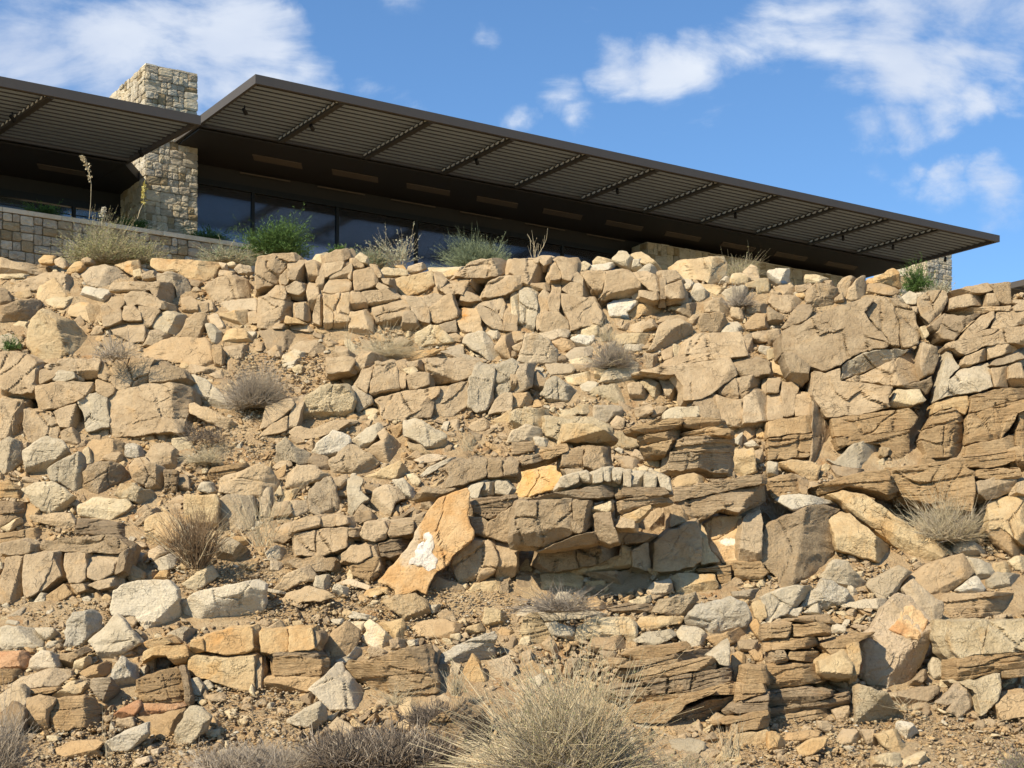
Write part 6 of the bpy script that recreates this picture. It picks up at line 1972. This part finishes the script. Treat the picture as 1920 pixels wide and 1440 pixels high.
plant('dead_bush', 1138, 640, 50, 48, "small pale dry sprig above the tangled grey bush", 'dead bush', G2, 'straw', 'dome', 110, None, L=(.5, 1.0), curl=.2, th=.0045, branch=2, fwd=.4)
plant('dead_bush', 1388, 574, 66, 46, "small grey dead twig clump near the crest, right of the cream boulder", 'dead bush', G2, 'mid', 'dome', 260, None, L=(.5, 1.0), curl=.15, th=.005, branch=2, fwd=.35)
plant('green_sprig', 18, 655, 50, 36, "small green sprig at the left edge beside the brown block", 'plant', G2, 'dgreen', 'dome', 60, 'green', L=(.5, 1.0), per=5, lsize=.04, fwd=.35)
plant('dry_grass', 385, 868, 100, 44, "golden dry grass under the corner of the fractured outcrop", 'grass tuft', G2, 'straw', 'dome', 420, None, L=(.5, 1.0), curl=.35, th=.004, branch=1, fwd=.25)
plant('dead_bush', 385, 830, 70, 36, "dark dead twigs in the shade of the fractured outcrop", 'dead bush', G2, 'dark', 'mat', 130, None, L=(.6, 1.2), curl=.3, th=.005, branch=2, fwd=.3)
plant('spiky_plant', 368, 1066, 100, 112, "dark spiky dead plant standing left of the straw stalks, left side", 'spiky plant', G2, 'brown', 'tuft', 330, None, L=(.45, 1.05), curl=.12, th=.0065, branch=1, fwd=.5, spread=1.15, extra=('straw', 26, dict(L=(.6, 1.15), curl=.25, th=.006, branch=1, spread=2.0)))
plant('dry_stalks', 490, 1025, 110, 130, "loose straw stalks right of the dark spiky plant", 'plant', G2, 'straw', 'tuft', 40, None, L=(.4, 1.05), curl=.2, th=.005, branch=2, fwd=.5, spread=1.1)
plant('dry_bush', 1770, 1012, 170, 108, "straw-coloured bush growing behind the long diagonal slab, right side", 'dead bush', G2, 'straw', 'dome', 420, None, L=(.5, 1.05), curl=.2, th=.0055, branch=3, fwd=.35, extra=('twig', 260, dict(L=(.4, .75), curl=.45, th=.006, branch=2)))
plant('dry_bush', 1690, 950, 80, 100, "tall thin straw stalks left of the straw bush, right side", 'plant', G2, 'straw', 'tuft', 16, None, L=(.5, 1.1), curl=.15, th=.005, branch=1, fwd=.5)
plant('dead_bush', 1462, 978, 80, 66, "grey dead twigs in shade above the large speckled boulder", 'dead bush', G2, 'twig', 'tuft', 130, None, L=(.5, 1.0), curl=.15, th=.005, branch=1, fwd=.3)
plant('dead_bush', 1050, 1146, 190, 58, "brown tangled twigs at the foot of the recessed wall, centre", 'dead bush', G2, 'mid', 'dome', 200, None, L=(.5, 1.15), curl=.3, th=.006, branch=3, fwd=.9)
plant('spiky_mat', 715, 1440, 270, 92, "dark grey spiky mat of dead leaves at the bottom, left of the brown boulder", 'spiky plant', G2, 'dark', 'mat', 1500, None, L=(.35, .75), curl=.15, th=.009, branch=1, fwd=.6, depf=.7, extra=('twig', 420, dict(L=(.35, .75), curl=.15, th=.009, branch=1)))
plant('spiky_mat', 820, 1362, 110, 54, "small dark spiky patch behind the big brown boulder, bottom centre", 'spiky plant', G2, 'dark', 'mat', 360, None, L=(.4, .8), curl=.15, th=.0065, branch=1, fwd=.6, depf=.7, extra=('dark', 160, dict(L=(.3, .6), curl=.15, th=.007, branch=1)))
plant('dead_mat', 490, 1448, 240, 66, "grey fallen twig mat at the bottom edge, left of the dark spiky mat", 'dead bush', G2, 'twig', 'mat', 700, None, L=(.35, .8), curl=.3, th=.0055, branch=2, fwd=.5, depf=.7, extra=('mid', 500, dict(L=(.3, .6), curl=.2, th=.006, branch=1)))
plant('large_bush', 1068, 1462, 410, 255, "very large dry olive-tinged bush at the bottom centre", 'bush', G2, 'straw', 'dome', 620, 'olive', L=(.35, 1.08), curl=.3, th=.0075, branch=6, fwd=1.3, depf=.75, per=2, lsize=.034, lasp=.3, tips=.5, extra=('mid', 700, dict(L=(.25, .7), curl=.35, th=.0065, branch=3)))
plant('dry_bush', 1290, 1480, 260, 84, "lower straw bush right of the very large bush, bottom edge", 'dead bush', G2, 'straw', 'dome', 420, 'olive', L=(.45, 1.08), curl=.3, th=.005, branch=3, fwd=.9, per=1, lsize=.03, extra=('mid', 200, dict(L=(.25, .7), curl=.35, th=.006, branch=2)))
plant('dead_bush', 2, 1450, 120, 150, "grey twiggy bush cut by the bottom left corner", 'dead bush', G2, 'twig', 'dome', 420, None, L=(.5, 1.05), curl=.25, th=.006, branch=3, fwd=.9)
plant('dry_grass', 742, 1322, 60, 50, "short golden grass in front of the large ochre grained block", 'grass tuft', G2, 'straw', 'tuft', 60, None, L=(.4, 1.0), curl=.3, th=.004, branch=0, fwd=.5, spread=2.0)
plant('dry_grass', 855, 1305, 50, 62, "golden upright grass under the whitish plank-like slab", 'grass tuft', G2, 'straw', 'tuft', 80, None, L=(.4, 1.0), curl=.12, th=.0045, branch=0, fwd=.4)
plant('dry_grass', 878, 846, 60, 42, "thin golden grass on the pale ledge in the centre", 'grass tuft', G2, 'straw', 'tuft', 46, None, L=(.5, 1.0), curl=.15, th=.0035, branch=1, fwd=.3)
plant('dry_stalks', 1375, 800, 50, 36, "tiny dry sprig at the black overhang, right of centre", 'plant', G2, 'straw', 'dome', 30, None, L=(.5, 1.0), curl=.15, th=.004, branch=1, fwd=.3)
plant('dry_grass', 1370, 1420, 90, 90, "thin stalks in the dark hollow, bottom right of centre", 'grass tuft', G2, 'straw', 'tuft', 30, None, L=(.4, 1.0), curl=.1, th=.005, branch=0, fwd=.8, spread=1.2)
plant('dry_grass', 1700, 1330, 100, 46, "thin grass in the shade under the red-stained boulder", 'grass tuft', G2, 'straw', 'tuft', 26, None, L=(.4, 1.0), curl=.3, th=.0045, branch=0, fwd=.4, spread=1.6)
plant('dry_stalks', 205, 1430, 40, 110, "single dry stalks at the bottom left among the small stones", 'plant', G2, 'straw', 'tuft', 7, None, L=(.5, 1.05), curl=.08, th=.0045, branch=0, fwd=.6)
plant('dead_bush', 1905, 1450, 90, 70, "grey-green dry bush at the bottom right corner", 'dead bush', G2, 'mid', 'dome', 200, 'olive', L=(.5, 1.0), curl=.25, th=.005, branch=2, fwd=.6, per=1)
print('parts', npart, 'loose', nloose, 'fills', len(fills))
